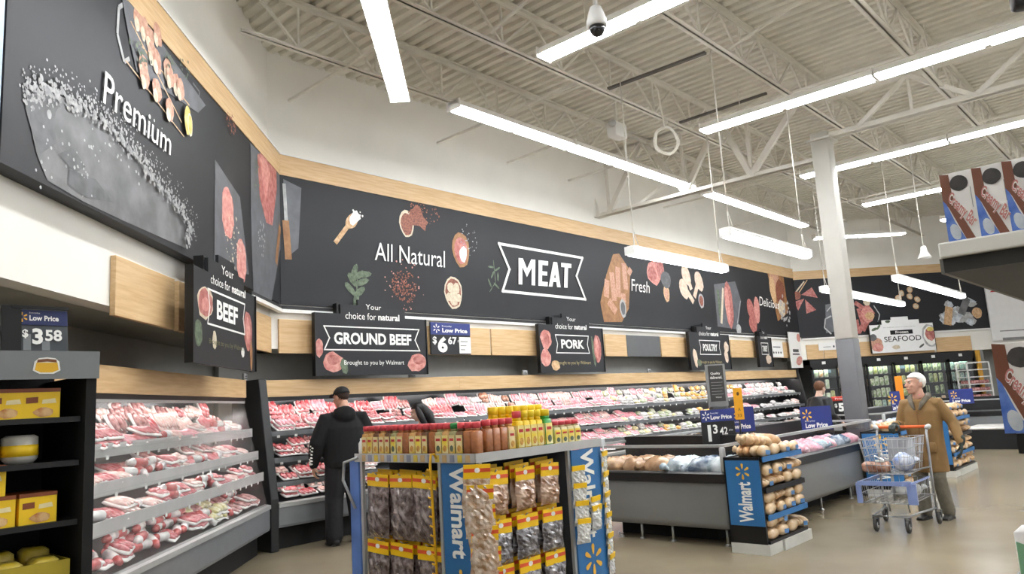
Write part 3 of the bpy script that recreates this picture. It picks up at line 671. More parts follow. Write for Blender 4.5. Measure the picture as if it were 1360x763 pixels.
# small white notices by the back corner
def notice(label, fr, y, l, r, tp, bt, kind):
    (xa, zb), (xb, _), (_, zt) = px_plane(fr, y, l, bt), px_plane(fr, y, r, bt), px_plane(fr, y, (l+r)/2, tp); w, h = xb-xa, zt-zb
    t = thing('notice', label, 'notice', fr, ((xa+xb)/2, y, zb))
    MB().box(-w/2, w/2, 0, .02, 0, h).build('card', white_m, t); mb = MB()
    gt = M('print_dark_text', '#4a4a4c', .5)
    if kind == 0:
        mb.box(-w*.3, w*.3, -.003, 0, h*.62, h*.68); 
        for k in range(4): mb.flat(blob(-w*.3+w*.2*k, h*.3, w*.06, h*.07), -.003)
    elif kind == 1:
        mb.box(-w*.25, w*.25, -.003, 0, h*.44, h*.52); mb.box(-w*.3, w*.3, -.003, 0, h*.36, h*.4)
    else:
        for k in range(4): mb.flat(blob(w*.0+w*.1*k, h*.45, w*.03, h*.16), -.003)
        mb.box(-w*.35, -w*.1, -.003, 0, h*.4, h*.46)
    mb.build('lines_print', gt, t)
    if kind == 1:
        mb = MB(); mb.flat(blob(w*.2, h*.2, w*.28, h*.12, .3, 12, .1), -.004).flat(blob(w*.35, h*.85, w*.15, h*.12, .3, 12, .1), -.004); mb.build('food_print', pr_pink, t, flatmesh=True)
notice('small white notice card hanging beside the narrow dark sign', 'M', BY-.1, 1025, 1041, 454, 475, 0)
notice('narrow white poster with pink food, hanging at the back corner', 'M', BY-.1, 1052, 1067, 442, 489, 1)
notice('white strip notice on the wood panel behind the column', 'B', KY-.03, 1088, 1128, 455, 466, 2)
# white board with a red emblem right of the back banner
(xa, za), (xb, zb) = px_plane('B', KY-.06, 1322, 442), px_plane('B', KY-.06, 1357, 360)
t = thing('wall_board', 'white wall board with a red emblem beyond the seafood banner', 'board', 'B', (xa, KY-.06, za))
MB().box(-.1, xb-xa, 0, .05, -.25, 1.9).build('board', M('sign_white', '#efefee'), t)
ex, ez = px_plane('B', KY-.06, 1316, 381); ex -= xa; ez -= za
mb = MB(); mb.flat([(ex-.08, ez-.1), (ex+.12, ez-.1), (ex+.12, ez+.13), (ex-.08, ez+.13)], -.004).flat([(ex-.06, ez-.17), (ex+.1, ez-.17), (ex+.06, ez-.13), (ex-.02, ez-.13)], -.004); mb.build('red_emblem', red_m, t, flatmesh=True)
mb = MB(); mb.flat(blob(ex+.02, ez+.02, .03, .09), -.006); mb.build('emblem_mark', white_p, t, flatmesh=True)
MB().box(.15, xb-xa, -.006, 0, .02, .05).box(.2, xb-xa, -.006, 0, -.25, -.17).build('grey_line_print', M('print_grey_text', '#8a8a8a'), t)
# ------------------------------------------------------------------ refrigerated wall cases
case_in = M('case_liner', '#43474a', .3, metal=.3, var=.05)
shelf_m = M('case_shelf_dark', '#232527', .35, var=.08)
rail_m = M('price_rail', '#b9bab9', .35, metal=.2, var=.05)
CB = {'M': 8.556, 'L': 2.6}
def wall_case(label, fr, x0, x1, shelves, sill, glass=False, grp=None):
    L = x1-x0; t = thing('meat_case', label, 'refrigerated case', fr, (x0, CB[fr], 0), 0, grp)
    MB().box(.01, L-.01, .14, .9, 0, .27).build('kickplate', blackmat, t)
    MB().prism([(.0, .27), (-.01, .30), (-.01, sill-.06), (.06, sill-.04), (.06, .27)], 0, L, 'x').build('bumper_panel', M('bumper_grey', '#7c7f83', .4, metal=.2, var=.04), t)
    MB().prism([(-.025, sill-.06), (-.025, sill-.015), (.05, sill), (.06, sill-.05)], 0, L, 'x').build('sill', lgrey_m, t)
    b = MB().prism([(.05, .3), (.05, sill-.03), (.9, sill+.12), (.9, 1.86), (.94, 1.86), (.94, .3)], 0, L, 'x')
    b.build('liner', case_in, t)
    c = MB().box(0, L, .30, .94, 1.86, 2.05).box(0, L, .275, .32, 1.81, 1.86, 0); c.build('canopy', black_m, t)
    MB().box(0, L, .262, .285, 1.86, 2.075).build('wood_fascia', wood_m, t, .003)
    MB().tube([(.03, .46, 1.835), (L-.03, .46, 1.835)], .022, 6).build('case_lamp', case_lamp_m, t)
    for yf, z, dep in shelves:
        s = MB().prism([(yf, z-.03), (yf, z-.008), (yf+dep, z+dep*.16), (yf+dep, z+dep*.16-.02)], .01, L-.01, 'x').build('shelf', shelf_m, t)
        r = MB().box(.01, L-.01, yf-.012, yf, z-.055, z+(.045 if glass else .008))
        rd = random.Random(int(z*100)+int(x0*10))
        u = .1
        while u < L-.1:
            r.box(u, u+.04, yf-.016, yf-.012, z-.075, z-.045, 1); u += rd.choice((.2, .25, .25, .5))
        r.build('price_rail', [rail_m if glass else M('price_rail_dark', '#777a7d', .35, metal=.2), M('tag_pale', '#d3d3cf', .5)], s)
        MB().tube([(.05, yf+.07, z-.03), (L-.05, yf+.07, z-.03)], .009, 5).build('shelf_lamp', M('shelf_lamp_glow', '#fff4f0', .5, var=0, emit=CASE*.8), s)
    if glass:
        g = MB().prism([(-.005, sill), (.0, sill), (.265, 1.80), (.26, 1.80)], .02, L-.1, 'x').build('front_glass', case_glass2, t)
        MB().box(.02, L-.1, .25, .275, 1.79, 1.815).build('glass_rail', lgrey_m, t)
    return t
SHM = ((.20, 1.42, .55), (.13, 1.09, .62), (.07, .80, .68)); SILM = .57
SHL = ((.20, 1.44, .52), (.13, 1.17, .58), (.07, .915, .64)); SILL = .58
XS = (4.98, 8.36, 11.74, 15.12, 18.5, 21.9)
WHERE = ('beef and ground meat', 'pink pork', 'pork and white poultry', 'orange and white poultry', 'white bagged meat')
for i in range(5):
    wall_case('open wall case of %s under wood fascia, %s from the corner post' % (WHERE[i], nth(i+1)), 'M', XS[i], XS[i+1], SHM, SILM, grp='open meat cases along the wall')
wall_case('angled glass fronted meat case under the hanging beef sign', 'L', 4.5, 9.42, SHL, SILL, True)
def case_end(label, fr, x, w=.07):
    mb = MB().prism([(-.03, .0), (-.03, .62), (.24, 2.09), (.94, 2.09), (.94, 0)], 0, w, 'x')
    solid('case_end_panel', mb, M('end_panel_black', '#1c1d1f', .4), label, 'case end panel', fr, (x, CB[fr], 0), bevel=.012)
case_end('black slanted end panel in the corner between the two meat cases', 'M', 4.86, .11)
case_end('black slanted end panel at the far end of the meat wall case', 'M', 21.9, .12)

# --- packs of meat
meat_red = M('beef', '#c04a52', .2, scale=20, bump=.3, spec=.8, col2='#e0989a')
meat_pink = M('pork', '#e48a97', .2, scale=18, bump=.3, spec=.8, col2='#f2bcc2')
meat_pale = M('pale_meat', '#e9b8b0', .22, scale=24, bump=.3, spec=.8, col2='#f3dcd4')
meat_dark = M('dark_beef', '#8a4a48', .22, scale=18, bump=.3, spec=.8, col2='#dba6a2')
foam = M('foam_tray', '#f3efec', .4, var=.02)
pk_white = M('white_pack', '#eeeceb', .2, scale=20, bump=.4, spec=.8, col2='#cfcccb')
pk_green = M('green_pack', '#a9bb8a', .22, scale=14, bump=.3, spec=.8, col2='#e7e6d6')
pk_orange = M('orange_pack', '#e3a13a', .22, scale=12, bump=.3, spec=.8, col2='#ecd9a4')
pk_yellow = M('yellow_pack', '#dcd08c', .22, scale=14, bump=.3, spec=.8, col2='#efe9cf')
pk_brown = M('brown_pack', '#8d5b45', .22, scale=14, bump=.3, spec=.8, col2='#cfa58e')
def tray_me(w, d, h=.03):
    mb = MB(); mb.rbox(-w/2, w/2, -d/2, d/2, 0, h, .02, 0, 2, 1.06)
    return mb.mesh('foam_tray', foam)
def lump_me(w, d, h, mat, seed, n=(3, 2), base=.024):
    rd = random.Random(seed); mb = MB()
    for i in range(n[0]):
        for j in range(n[1]):
            cx = -w/2+w*(i+.5)/n[0]; cy = -d/2+d*(j+.5)/n[1]
            mb.ell((cx+rd.uniform(-.008, .008), cy+rd.uniform(-.008, .008), base+h*.28), (w/n[0]*.6, d/n[1]*.62, h*rd.uniform(.5, .8)), None, 0, 10, 6)
    return mb.mesh('meat', mat)
TR = [tray_me(.23, .16), tray_me(.20, .15), tray_me(.26, .18)]
def meats(mat, sd): return [lump_me(.20, .13, .035, mat, sd, (3, 1)), lump_me(.17, .12, .03, mat, sd+1, (2, 2)), lump_me(.23, .15, .035, mat, sd+2, (4, 1))]
MT = {'red': meats(meat_red, 1), 'pink': meats(meat_pink, 5), 'pale': meats(meat_pale, 9), 'dark': meats(meat_dark, 13)}
def flat_pack_me(w, d, h, mat, seed):
    mb = MB(); mb.rbox(-w/2, w/2, -d/2, d/2, 0, .008, .012, 1, 2)
    rd = random.Random(seed)
    for k in range(2): mb.ell((-w*.2+w*.4*k, rd.uniform(-.01, .01), h*.45), (w*.27, d*.42, h*.55), None, 0, 10, 6)
    return mb.mesh('sealed_pack', [mat, pk_white])
FP = {k: [flat_pack_me(.19+.02*i, .16, .05+.008*i, m, i) for i in range(3)] for k, m in (('white', pk_white), ('green', pk_green), ('orange', pk_orange), ('yellow', pk_yellow), ('brown', pk_brown))}
def chub_me(seed):
    mb = MB(); L = .27; r = .038
    for a, b, m in ((-1, -.55, 0), (-.55, .55, 1), (.55, 1, 0)):
        n = 10; pts = []
        mb.loft_rings([[(x*L/2, r*(1 if abs(x) < .9 else .6)*cos(2*pi*k/n), r+r*(1 if abs(x) < .9 else .6)*sin(2*pi*k/n)) for k in range(n)] for x in ((a, a+.09, b) if a == -1 else (a, b) if b < .6 else (a, .91, b))], m)
    return mb
chub_white = M('roll_white', '#f0ebea', .25, var=.02, spec=.8); chub_red = M('roll_red', '#cc4a4a', .25, scale=12, spec=.8, col2='#dd8a88')
CHR = [chub_me(1).mesh('meat_roll', [chub_red, chub_white]), chub_me(2).mesh('meat_roll', [chub_white, chub_red])]
KIND = {'red': 'tray of red beef', 'pink': 'tray of pink meat', 'pale': 'tray of pale meat', 'dark': 'tray of dark beef',
        'white': 'white sealed pack', 'green': 'green and white pack', 'orange': 'orange poultry pack', 'yellow': 'pale yellow sealed pack', 'brown': 'brown sealed pack', 'chub': 'red and white meat roll'}
RP = random.Random(11)
PACKS = []
def proj(v):
    d = v - Vector((0, 0, CH)); k = d.dot(CF)
    return (680+FPX*d.dot(CR)/k, 381.5-FPX*d.dot(CU)/k)
def pack(kind, place, grp, mat, ref):
    px, py = proj(mat.translation)       # behind the spice display, the freezers or the end shelf: not in the photograph
    if (505 < px < 785 and py > 612) or (px > 800 and py > 612) or px < 112: return
    PACKS.append((kind, place, grp, mat, ref, RP.randrange(3)))
def lay_packs():
    far = sorted((p for p in PACKS if p[0] in MT), key=lambda p: p[3].translation.length)[292:]
    far = {id(p) for p in far}; cnt = {}; V_, F_, I_, S_ = [], [], [], []; mats = [foam]
    for p in PACKS:
        kind, place, grp, mat, ref, i = p
        if id(p) in far:
            for me in (TR[i], MT[kind][i]):
                m = me.materials[0]
                if m not in mats: mats.append(m)
                o_ = len(V_); V_ += [tuple(mat @ v.co) for v in me.vertices]
                for f in me.polygons: F_.append([o_+q for q in f.vertices]); I_.append(mats.index(m)); S_.append(True)
            continue
        n = cnt[(place, kind)] = cnt.get((place, kind), 0)+1
        lab = '%s, %s along the %s from %s' % (KIND[kind], nth(n), place, ref)
        if kind in MT:
            o = bpy.data.objects.new('meat_tray', TR[i]); COL.objects.link(o)
            c = bpy.data.objects.new('meat', MT[kind][i]); COL.objects.link(c); c.parent = o
        elif kind == 'chub':
            o = bpy.data.objects.new('meat_roll', CHR[i % 2]); COL.objects.link(o)
        else:
            o = bpy.data.objects.new('sealed_pack', FP[kind][i]); COL.objects.link(o)
        o.matrix_world = mat; tag(o, lab, 'packed meat', grp)
    mb = MB(); mb.v, mb.f, mb.m, mb.sm = V_, F_, I_, S_
    if V_: tag(mb.build('packed_meat', mats), 'small distant trays of meat towards the far end of the wall case', 'packed meat', None, 'stuff')
def put(fr, x, y, z, tilt, spin):
    return Matrix.Translation(fw(fr, x, y, z)) @ Matrix.Rotation(FR[fr], 4, 'Z') @ Matrix.Rotation(tilt, 4, 'X') @ Matrix.Rotation(spin, 4, 'Z')
def fill(fr, x0, x1, yf, zf, slope, pick, place, grp, ref, step=.225, tilt=.16, jit=.25, skip=.09, layers=.35):
    x = x0+step/2
    while x < x1-step/2:
        if RP.random() > skip:
            k = pick(x); yy = CB[fr]+yf
            tl = tilt+RP.uniform(-.03, .12); sp = RP.uniform(-jit, jit)
            if k == 'chub': sp += RP.choice((0, 0, .5, pi/2-.4))
            z = zf + .012
            pack(k, place, grp, put(fr, x+RP.uniform(-.015, .015), yy+.01, z, tl, sp), ref)
            if RP.random() < layers:
                pack(k, place, grp, put(fr, x+RP.uniform(-.03, .03), yy+.02, z+.058, tl+.05, RP.uniform(-jit, jit)), ref)
        x += step*RP.uniform(.96, 1.08)
def pickM(x):
    r = RP.random()
    if x < 8.6: return 'red' if r < .45 else 'pink' if r < .75 else 'dark' if r < .85 else 'pale'
    if x < 10.2: return 'pale' if r < .35 else 'brown' if r < .5 else 'pink' if r < .8 else 'white'
    if x < 12.6: return 'pink' if r < .8 else 'pale'
    if x < 14.3: return 'pink' if r < .4 else 'white' if r < .65 else 'green' if r < .85 else 'yellow'
    if x < 15.6: return 'green' if r < .35 else 'white' if r < .7 else 'yellow' if r < .9 else 'orange'
    if x < 17.4: return 'orange' if r < .6 else 'yellow' if r < .8 else 'white'
    if x < 18.9: return 'pink' if r < .45 else 'orange' if r < .6 else 'white'
    return 'white' if r < .75 else 'pale' if r < .9 else 'pink'
C1 = 'the corner post'
for nm, yf, zf, tl, stp in (('wall case top shelf front', .27, 1.44, .32, .235), ('wall case lower leaning row', .50, 1.535, .95, .25), ('wall case upper leaning row', .64, 1.665, 1.0, .25), ('wall case second shelf', .23, 1.115, .32, .235), ('wall case third shelf', .17, .825, .32, .24), ('wall case bottom deck', .16, .605, .3, .25)):
    fill('M', 5.1, 21.8, yf, zf, .16, pickM, nm, 'packs on the '+nm, C1, stp, tl, .2, .05, .4 if tl < .5 else .15)
for nm, yf, zf in (('second shelf back', .40, 1.19), ('third shelf back', .36, .90), ('bottom deck back', .38, .68)):
    fill('M', 5.1, 15.0, yf, zf, .16, pickM, 'wall case '+nm, 'packs on the wall case '+nm, C1, .25, .5, .25, .08, .5)
def pickL(v):
    def f(x):
        r = RP.random()
        if v == 0: return 'dark' if r < .5 else 'pale' if r < .8 else 'red'
        if v == 1: return 'red' if x < 7.0 and r < .6 else 'chub' if r < .55 else 'pink' if r < .7 else 'pale'
        if v == 2: return 'chub' if r < .35 else 'red' if r < .7 else 'pale'
        if v == 3: return ('chub' if r < .75 else 'red') if x < 7.6 else ('yellow' if r < .55 and x < 8.8 else 'dark' if r < .8 else 'chub')
        return 'pale'
    return f
C2 = 'the end shelf'
for nm, yf, zf, tl, v, stp in (('top level', .27, 1.46, .3, 1, .2), ('lower leaning row', .50, 1.55, .95, 0, .22), ('upper leaning row', .64, 1.68, 1.0, 0, .23), ('second shelf', .22, 1.195, .3, 2, .2), ('third shelf', .16, .94, .3, 2, .2), ('deck front', .15, .615, .3, 3, .165), ('deck middle', .34, .65, .3, 3, .17), ('second shelf back', .42, 1.235, .35, 0, .22)):
    fill('L', 4.9, 9.3, yf, zf, .16, pickL(v), 'glass case '+nm, 'packs on the glass case '+nm, C2, stp, tl, .3, .05, .6 if v == 3 else .4)
lay_packs()
# small shelf-top tags standing on the canopy
for i, (fr, px) in enumerate((('M', 697), ('M', 862), ('M', 547), ('L', 325))):
    x, z = px_plane(fr, CB[fr]+.3, px, 494 if fr == 'M' else 503)
    solid('aisle_tag', MB().rbox(-.06, .06, -.015, .015, 0, .085, .005).box(-.045, .045, -.018, -.015, .02, .03, 1).box(-.03, .03, -.018, -.015, .045, .055, 1), [lgrey_m, char2_m],
          'small grey tag standing on the wood fascia %s' % ('near the pork sign', 'between the pork and poultry signs', 'under the ground beef sign', 'under the beef sign')[i], 'tag', fr, (x, CB[fr]+.3, 2.075))

# ------------------------------------------------------------------ island freezers
isl_grey = M('freezer_grey', '#85888a', .35, metal=.25, var=.04, scale=1.5)
def island(label, x0, x1, y0, y1, legs, ends=True, rimz=1.03, fr='M', coam=0):
    L, D = x1-x0, y1-y0; t = thing('island_freezer', label, 'chest freezer', fr, (x0, y0, 0), 0)
    MB().box(.34, L-.34, .34, D-.34, 0, .2).build('kick_recess', blackmat, t)
    lg = MB()
    for u, v in legs: MB().tube([(u, v, 0), (u, v, .19)], .016, 8).lathe([(.035, 0), (.03, .012), (.016, .02)], u, v, 10).build('leg', steel2, t)
    w = .03; b = MB()   # double-walled tub, open at the top
    def ring(ins, z, r=.06, n=4):
        pts = []
        for q, (sx, sy) in enumerate(((1,1),(-1,1),(-1,-1),(1,-1))):
            for i in range(n+1):
                a = pi/2*(q+i/n); hx, hy = L/2-ins, D/2-ins
                pts.append((L/2+sx*(hx-r)+r*cos(a), D/2+sy*(hy-r)+r*sin(a), z))
        return pts
    b.loft_rings([ring(.05, .17), ring(.012, .2), ring(0, .24), ring(0, .64)], 0, True, False); b.build('outer_panel', isl_grey, t)
    MB().loft_rings([ring(0, .64), ring(-.03, .65), ring(-.03, .74), ring(0, .755), ring(.07, .755)], 0, False, False).build('black_bumper', black_m, t)
    tb = MB().loft_rings([ring(.07, .755), ring(.07, .66)], 0, False, False); tb.add(ring(.07, .66), [tuple(range(20))]); tb.build('inner_tub', lgrey_m, t)
    g = MB(); q = .045
    g.loft_rings([ring(q, .757, .04), ring(q, rimz-.02, .04)], 0, False, False).build('glass_sides', clear_glass, t)
    MB().loft_rings([ring(.025, rimz-.02), ring(.025, rimz+.01), ring(.07, rimz+.01), ring(.07, rimz-.02), ring(.025, rimz-.02)], 0, False, False).build('top_rail', lgrey_m, t)
    for u, v in ((.0, .0), (L-.075, 0), (L-.075, D-.075), (0, D-.075)):
        MB().rbox(u+.012, u+.07, v+.012, v+.07, .755, rimz-.015, .02).build('corner_post', lgrey_m, t)
    if coam:
        c = MB()
        if coam == 1: c.box(L-.2, L-.04, .05, D-.05, .75, rimz+.05)
        else: c.box(.05, L-.05, D/2-.08, D/2+.08, .5, rimz+.05)
        c.build('coaming', black_m, t)
    return t
IX0, IY0, IY1 = 7.36, 3.82, 5.75
island('grey chest freezer end with glass sides, behind the spice display', IX0, IX0+1.15, IY0, IY1, [(.09, .1), (.09, .75), (.09, 1.15), (.09, 1.6), (.95, .1), (.95, 1.6)], coam=1)
island('long glass sided chest freezer reaching towards the white column', IX0+1.19, 12.26, IY0, IY1, [(.25, .1), (1.5, .1), (2.6, .1), (3.5, .1), (.25, 1.7), (2.6, 1.7)], coam=2)
frz = [M('bag_clear_blue', '#8fa3ad', .2, scale=14, bump=.5, spec=.8, col2='#d5dde0'), M('bag_brown', '#9a7350', .22, scale=10, bump=.5, spec=.8, col2='#c9a67e'), M('bag_pink', '#cf8b9c', .22, scale=10, bump=.5, spec=.8, col2='#ead2d6'), M('bag_navy', '#4a5a70', .22, scale=9, bump=.5, spec=.8, col2='#b9c3cc')]
def frozen_me(mat, seed, r=(.15, .11, .085)):
    rd = random.Random(seed); mb = MB(); mb.ell((0, 0, r[2]*.9), r, None, 0, 16, 9)
    mb.v = [(x*(1+rd.uniform(-.09, .09)), y*(1+rd.uniform(-.09, .09)), max(0, z*(1+rd.uniform(-.08, .08)))) for x, y, z in mb.v]
    mb.tube([(r[0]*.9, 0, r[2]*.9), (r[0]*1.15, 0, r[2]*1.0), (r[0]*1.3, .01, r[2]*1.2)], [.03, .015, .035], 7)
    return mb.mesh('frozen_bag', mat)
FZ = [[frozen_me(m, i*3+j) for j in range(3)] for i, m in enumerate(frz)]
FZN = ('pale blue frozen bird bag', 'brown frozen bag', 'pink frozen meat bag', 'dark blue frozen bird bag')
def frozen(k, at, lab, grp, fr='M', sc=1.0, rz=0):
    o = bpy.data.objects.new('frozen_bag', FZ[k][RP.randrange(3)]); COL.objects.link(o)
    o.location = fw(fr, *at); o.rotation_euler = (RP.uniform(-.15, .15), RP.uniform(-.1, .1), rz or RP.uniform(0, 6)); o.scale = (sc,)*3
    tag(o, lab, 'frozen food', grp)
n = 0
for j, y in enumerate((5.4, 5.1, 4.8, 4.5, 4.2, 3.98)):
    k = 1 if y > 4.75 else (0 if j % 2 else 3)
    frozen(k, (IX0+.27, y, .665), '%s behind the freezer end glass, %s from the bread rack' % (FZN[k], nth(6-j)), 'bags in the freezer end', sc=1.4)
    frozen(k, (IX0+.6, y+.05, .665), '%s in the freezer end second row, %s from the bread rack' % (FZN[k], nth(6-j)), 'bags in the freezer end', sc=1.3)
i = 0; x = IX0+1.45
while x < 12.0:
    i += 1; k = 2 if RP.random() < .75 else (0 if x < 11 else 3)
    frozen(k, (x, IY0+.28, .665), '%s along the long freezer glass, %s from its near end' % (FZN[k], nth(i)), 'bags along the long freezer glass', sc=1.2)
    frozen(2, (x+.1, IY0+.62, .665), 'pink frozen bag in the long freezer second row, %s from its near end' % nth(i), 'bags in the long freezer second row', sc=1.1)
    x += .3
frozen(2, (IX0+1.6, IY0+.35, .8), 'crumpled pink bag sticking up at the near end of the long freezer', 'bags on top of the long freezer', sc=1.2)
frozen(2, (IX0+1.9, IY0+.4, .8), 'pink bag heaped beside the crumpled one in the long freezer', 'bags on top of the long freezer', sc=1.1)
# farther low islands beyond the column
island('black low freezer beyond the white column, in front of the freezer doors', 14.4, 18.6, 4.3, 5.7, [(.3, .2), (3.9, .2)], coam=2)
island('long low freezer standing crosswise before the freezer doors', 20.75, 21.9, 1.2, 5.2, [(.2, .2), (.2, 3.7)], coam=1)
for i in range(9):
    frozen((0, 2, 0, 3)[i % 4], (14.8+.42*i, 4.62, .665), '%s in the low freezer past the column, %s along' % (FZN[(0, 2, 0, 3)[i % 4]], nth(i+1)), 'bags in the freezer beyond the column', sc=1.3)
t = thing('display_platform', 'low black platform with a pale top beyond the old man and bread racks', 'platform', 'M', (19.2, -1.6, 0), 0)
MB().box(0, 1.3, 0, 5.7, 0, .42).build('base', blackmat, t); MB().rbox(-.02, 1.3, -.02, 5.72, .42, .47, .02).build('top', M('platform_top', '#c9c7c2', .4), t)
MB().box(-.012, 0, 1.9, 2.1, .18, .2).build('label_slot', lgrey_m, t)

# ------------------------------------------------------------------ glass door freezers on the back wall
fx0, fx1 = bx_(1071, 520), bx_(1289, 520); fx0 = 9.85; fx1 = 14.9
t = thing('glass_door_freezer', 'black upright freezer with six glass doors along the back wall', 'freezer', 'B', (fx0, KY+.02, 0))
L = fx1-fx0; nd = 6; dw = L/nd
MB().box(0, L, .75, .8, 0, 2.34).box(0, L, 0, .8, 0, .3).box(0, L, .05, .8, 2.2, 2.34).box(0, .03, 0, .8, .3, 2.34).box(L-.03, L, 0, .8, .3, 2.34).build('cabinet', black_m, t)
MB().box(0, L, -.05, .05, 2.13, 2.335).build('header', black_m, t)
MB().box(.03, L-.03, .7, .745, .3, 2.2).build('inner_back', M('freezer_inner', '#2e3634', .5), t)
for k in range(5): MB().box(.03, L-.03, .12, .7, .42+.345*k, .435+.345*k).build('shelf', dgrey_m, t)
for k in range(nd):
    d = MB(); a, b = k*dw+.015, (k+1)*dw-.015
    d.box(a, a+.05, -.045, 0, .3, 2.13).box(b-.05, b, -.045, 0, .3, 2.13).box(a, b, -.045, 0, .3, .4).box(a, b, -.045, 0, 2.04, 2.13)
    o = d.build('door', black_m, t)
    MB().box(a+.05, b-.05, -.02, -.014, .4, 2.04).build('door_glass', clear_glass, o)
    MB().tube([(a+.09, -.07, .9), (a+.09, -.07, 1.5)], .012, 6).build('handle', dgrey_m, o)
    MB().box(a+.1, b-.1, .2, .21, 1.94, 2.03).build('header_card', M('freezer_card_blue', '#6f8796', .5), o)
    MB().tube([(a+.05, .085, 2.165), (b-.05, .085, 2.165)], .015, 6).build('door_lamp', M('door_lamp_glow', '#f4fff4', .5, var=0, emit=CASE*3), o)
    MB().box((a+b)/2-.06, (a+b)/2+.05, -.056, -.05, 2.2, 2.28).build('door_number', white_m, o)
fzc = {0: ('pale green', '#b9cfa6', '#e6ecd8'), 1: ('orange and white', '#d9a25a', '#efe6d6'), 2: ('green and white', '#7f9d5e', '#dfe3cc'), 3: ('yellow green', '#a9b74e', '#dde0b2'), 4: ('dark green', '#4d6e3f', '#c3cfa4'), 5: ('teal', '#5d8f88', '#c5d6c4')}
bagm = []
for k, (nm, a, b) in fzc.items():
    mb = MB(); rd = random.Random(k); mb.rbox(-.062, .062, -.03, .03, 0, .215, .02, 0, 2, .96)
    mb.v = [(x+rd.uniform(-.006, .006), y+rd.uniform(-.006, .006), z) for x, y, z in mb.v]
    bagm.append(mb.mesh('frozen_veg_bag', M('veg_bag_%d' % k, a, .3, scale=16, col2=b, spec=.7)))
for k in range(nd):
    nm = fzc[k][0]
    for r in range(5):
        for c in range(5):
            if RP.random() < .08: continue
            o = bpy.data.objects.new('frozen_veg_bag', bagm[k if RP.random() < .8 else RP.randrange(6)]); COL.objects.link(o)
            o.location = fw('B', fx0+k*dw+.11+c*(dw-.2)/4.3, KY+.02+.18+RP.uniform(0, .04), .436+.345*r); o.rotation_euler = (0, 0, RP.uniform(-.2, .2)); o.scale.z = RP.uniform(1.0, 1.35)
            tag(o, 'frozen bag behind the %s freezer door, %s shelf up, %s from its meat side' % (nth(k+1), nth(r+1), nth(c+1)), 'frozen food', 'bags behind the glass freezer doors')
# white wire rack in the alcove
a = px_plane('B', KY-.5, 1292, 540)[0]; b = px_plane('B', KY-.5, 1322, 540)[0]
t = thing('tray_rack', 'tall white open tray rack in the grey alcove by the freezer doors', 'rack', 'B', (a, KY-.5, 0)); w = b-a
mb = MB()
for u in (0, w):
    for v in (0, .5): mb.bar((u, v, .12), (u, v, 1.98), .035)
mb.bar((0, 0, 1.98), (w, 0, 1.98), .035).bar((0, .5, 1.98), (w, .5, 1.98), .035); mb.build('frame', white_m, t)
for k in range(8): MB().bar((0, 0, .3+.21*k), (w, 0, .3+.21*k), .03).bar((0, .5, .3+.21*k), (w, .5, .3+.21*k), .03).bar((0, 0, .3+.21*k), (0, .5, .3+.21*k), .03).bar((w, 0, .3+.21*k), (w, .5, .3+.21*k), .03).build('runner', white_m, t)
for u, v in ((0, 0), (w, 0), (0, .5), (w, .5)): MB().lathe([(.02, 0), (.05, .02), (.05, .08), (.02, .12)], u, v, 10).build('caster', black_m, t)
for k in range(4): solid('meat_tray', MB().rbox(.04, w-.04, .03, .47, 0, .1, .02), meat_dark, 'dark red stocked tray on the white rack, %s from the bottom' % nth(k+1), 'tray', 'B', (a, KY-.5, .735+.21*k), 0, 'trays on the white rack')
solid('post', MB().rbox(-.05, .05, -.05, .05, 0, 2.35, .01), M('post_yellow', '#d9a441', .5), 'yellow post between the glass door freezer and the white tray rack', 'post', 'B', (14.98, KY-.08, 0))
# ------------------------------------------------------------------ bread racks
bun_m = M('bun_crust', '#c99a68', .25, scale=9, spec=.8, col2='#e2c39c'); bagclear = M('bun_bag_pale', '#e2c9a6', .2, scale=14, spec=.8, col2='#c9a578', bump=.3)
bun_blue = M('bag_print_blue', '#4b7fb4', .35, var=.1)
def bun_me(seed):
    rd = random.Random(seed); mb = MB()
    if seed % 2 == 0:
        for j in range(4): mb.ell((0, -.10+.066*j, .045), (.115, .038, .047), None, 0 if rd.random() < .7 else 1, 12, 7)
    else:
        for i in range(4): mb.ell((-.087+.058*i, 0, .045), (.034, .135, .047), None, 0 if rd.random() < .7 else 1, 12, 7)
    mb.tube([(0, .13, .045), (0, .16, .05), (.01, .19, .06)], [.05, .014, .03], 7, 1)
    if seed < 2: mb.flat([(-.03, .02), (.05, .015), (.06, .05), (-.03, .055)], -.137, 2)
    return mb.mesh('bun_pack', [bun_m, bagclear, bun_blue])
BUN = [bun_me(i) for i in range(4)]
def bun(at, lab, grp, rz=0, tilt=0):
    o = bpy.data.objects.new('bun_pack', BUN[RP.randrange(4)]); COL.objects.link(o)
    o.location = fw('M', *at); o.rotation_euler = (tilt, RP.uniform(-.05, .05), pi/4+rz+RP.uniform(-.12, .12)); o.scale = (1.12, 1.12, RP.uniform(1.1, 1.3))
    tag(o, lab, 'bread', grp)
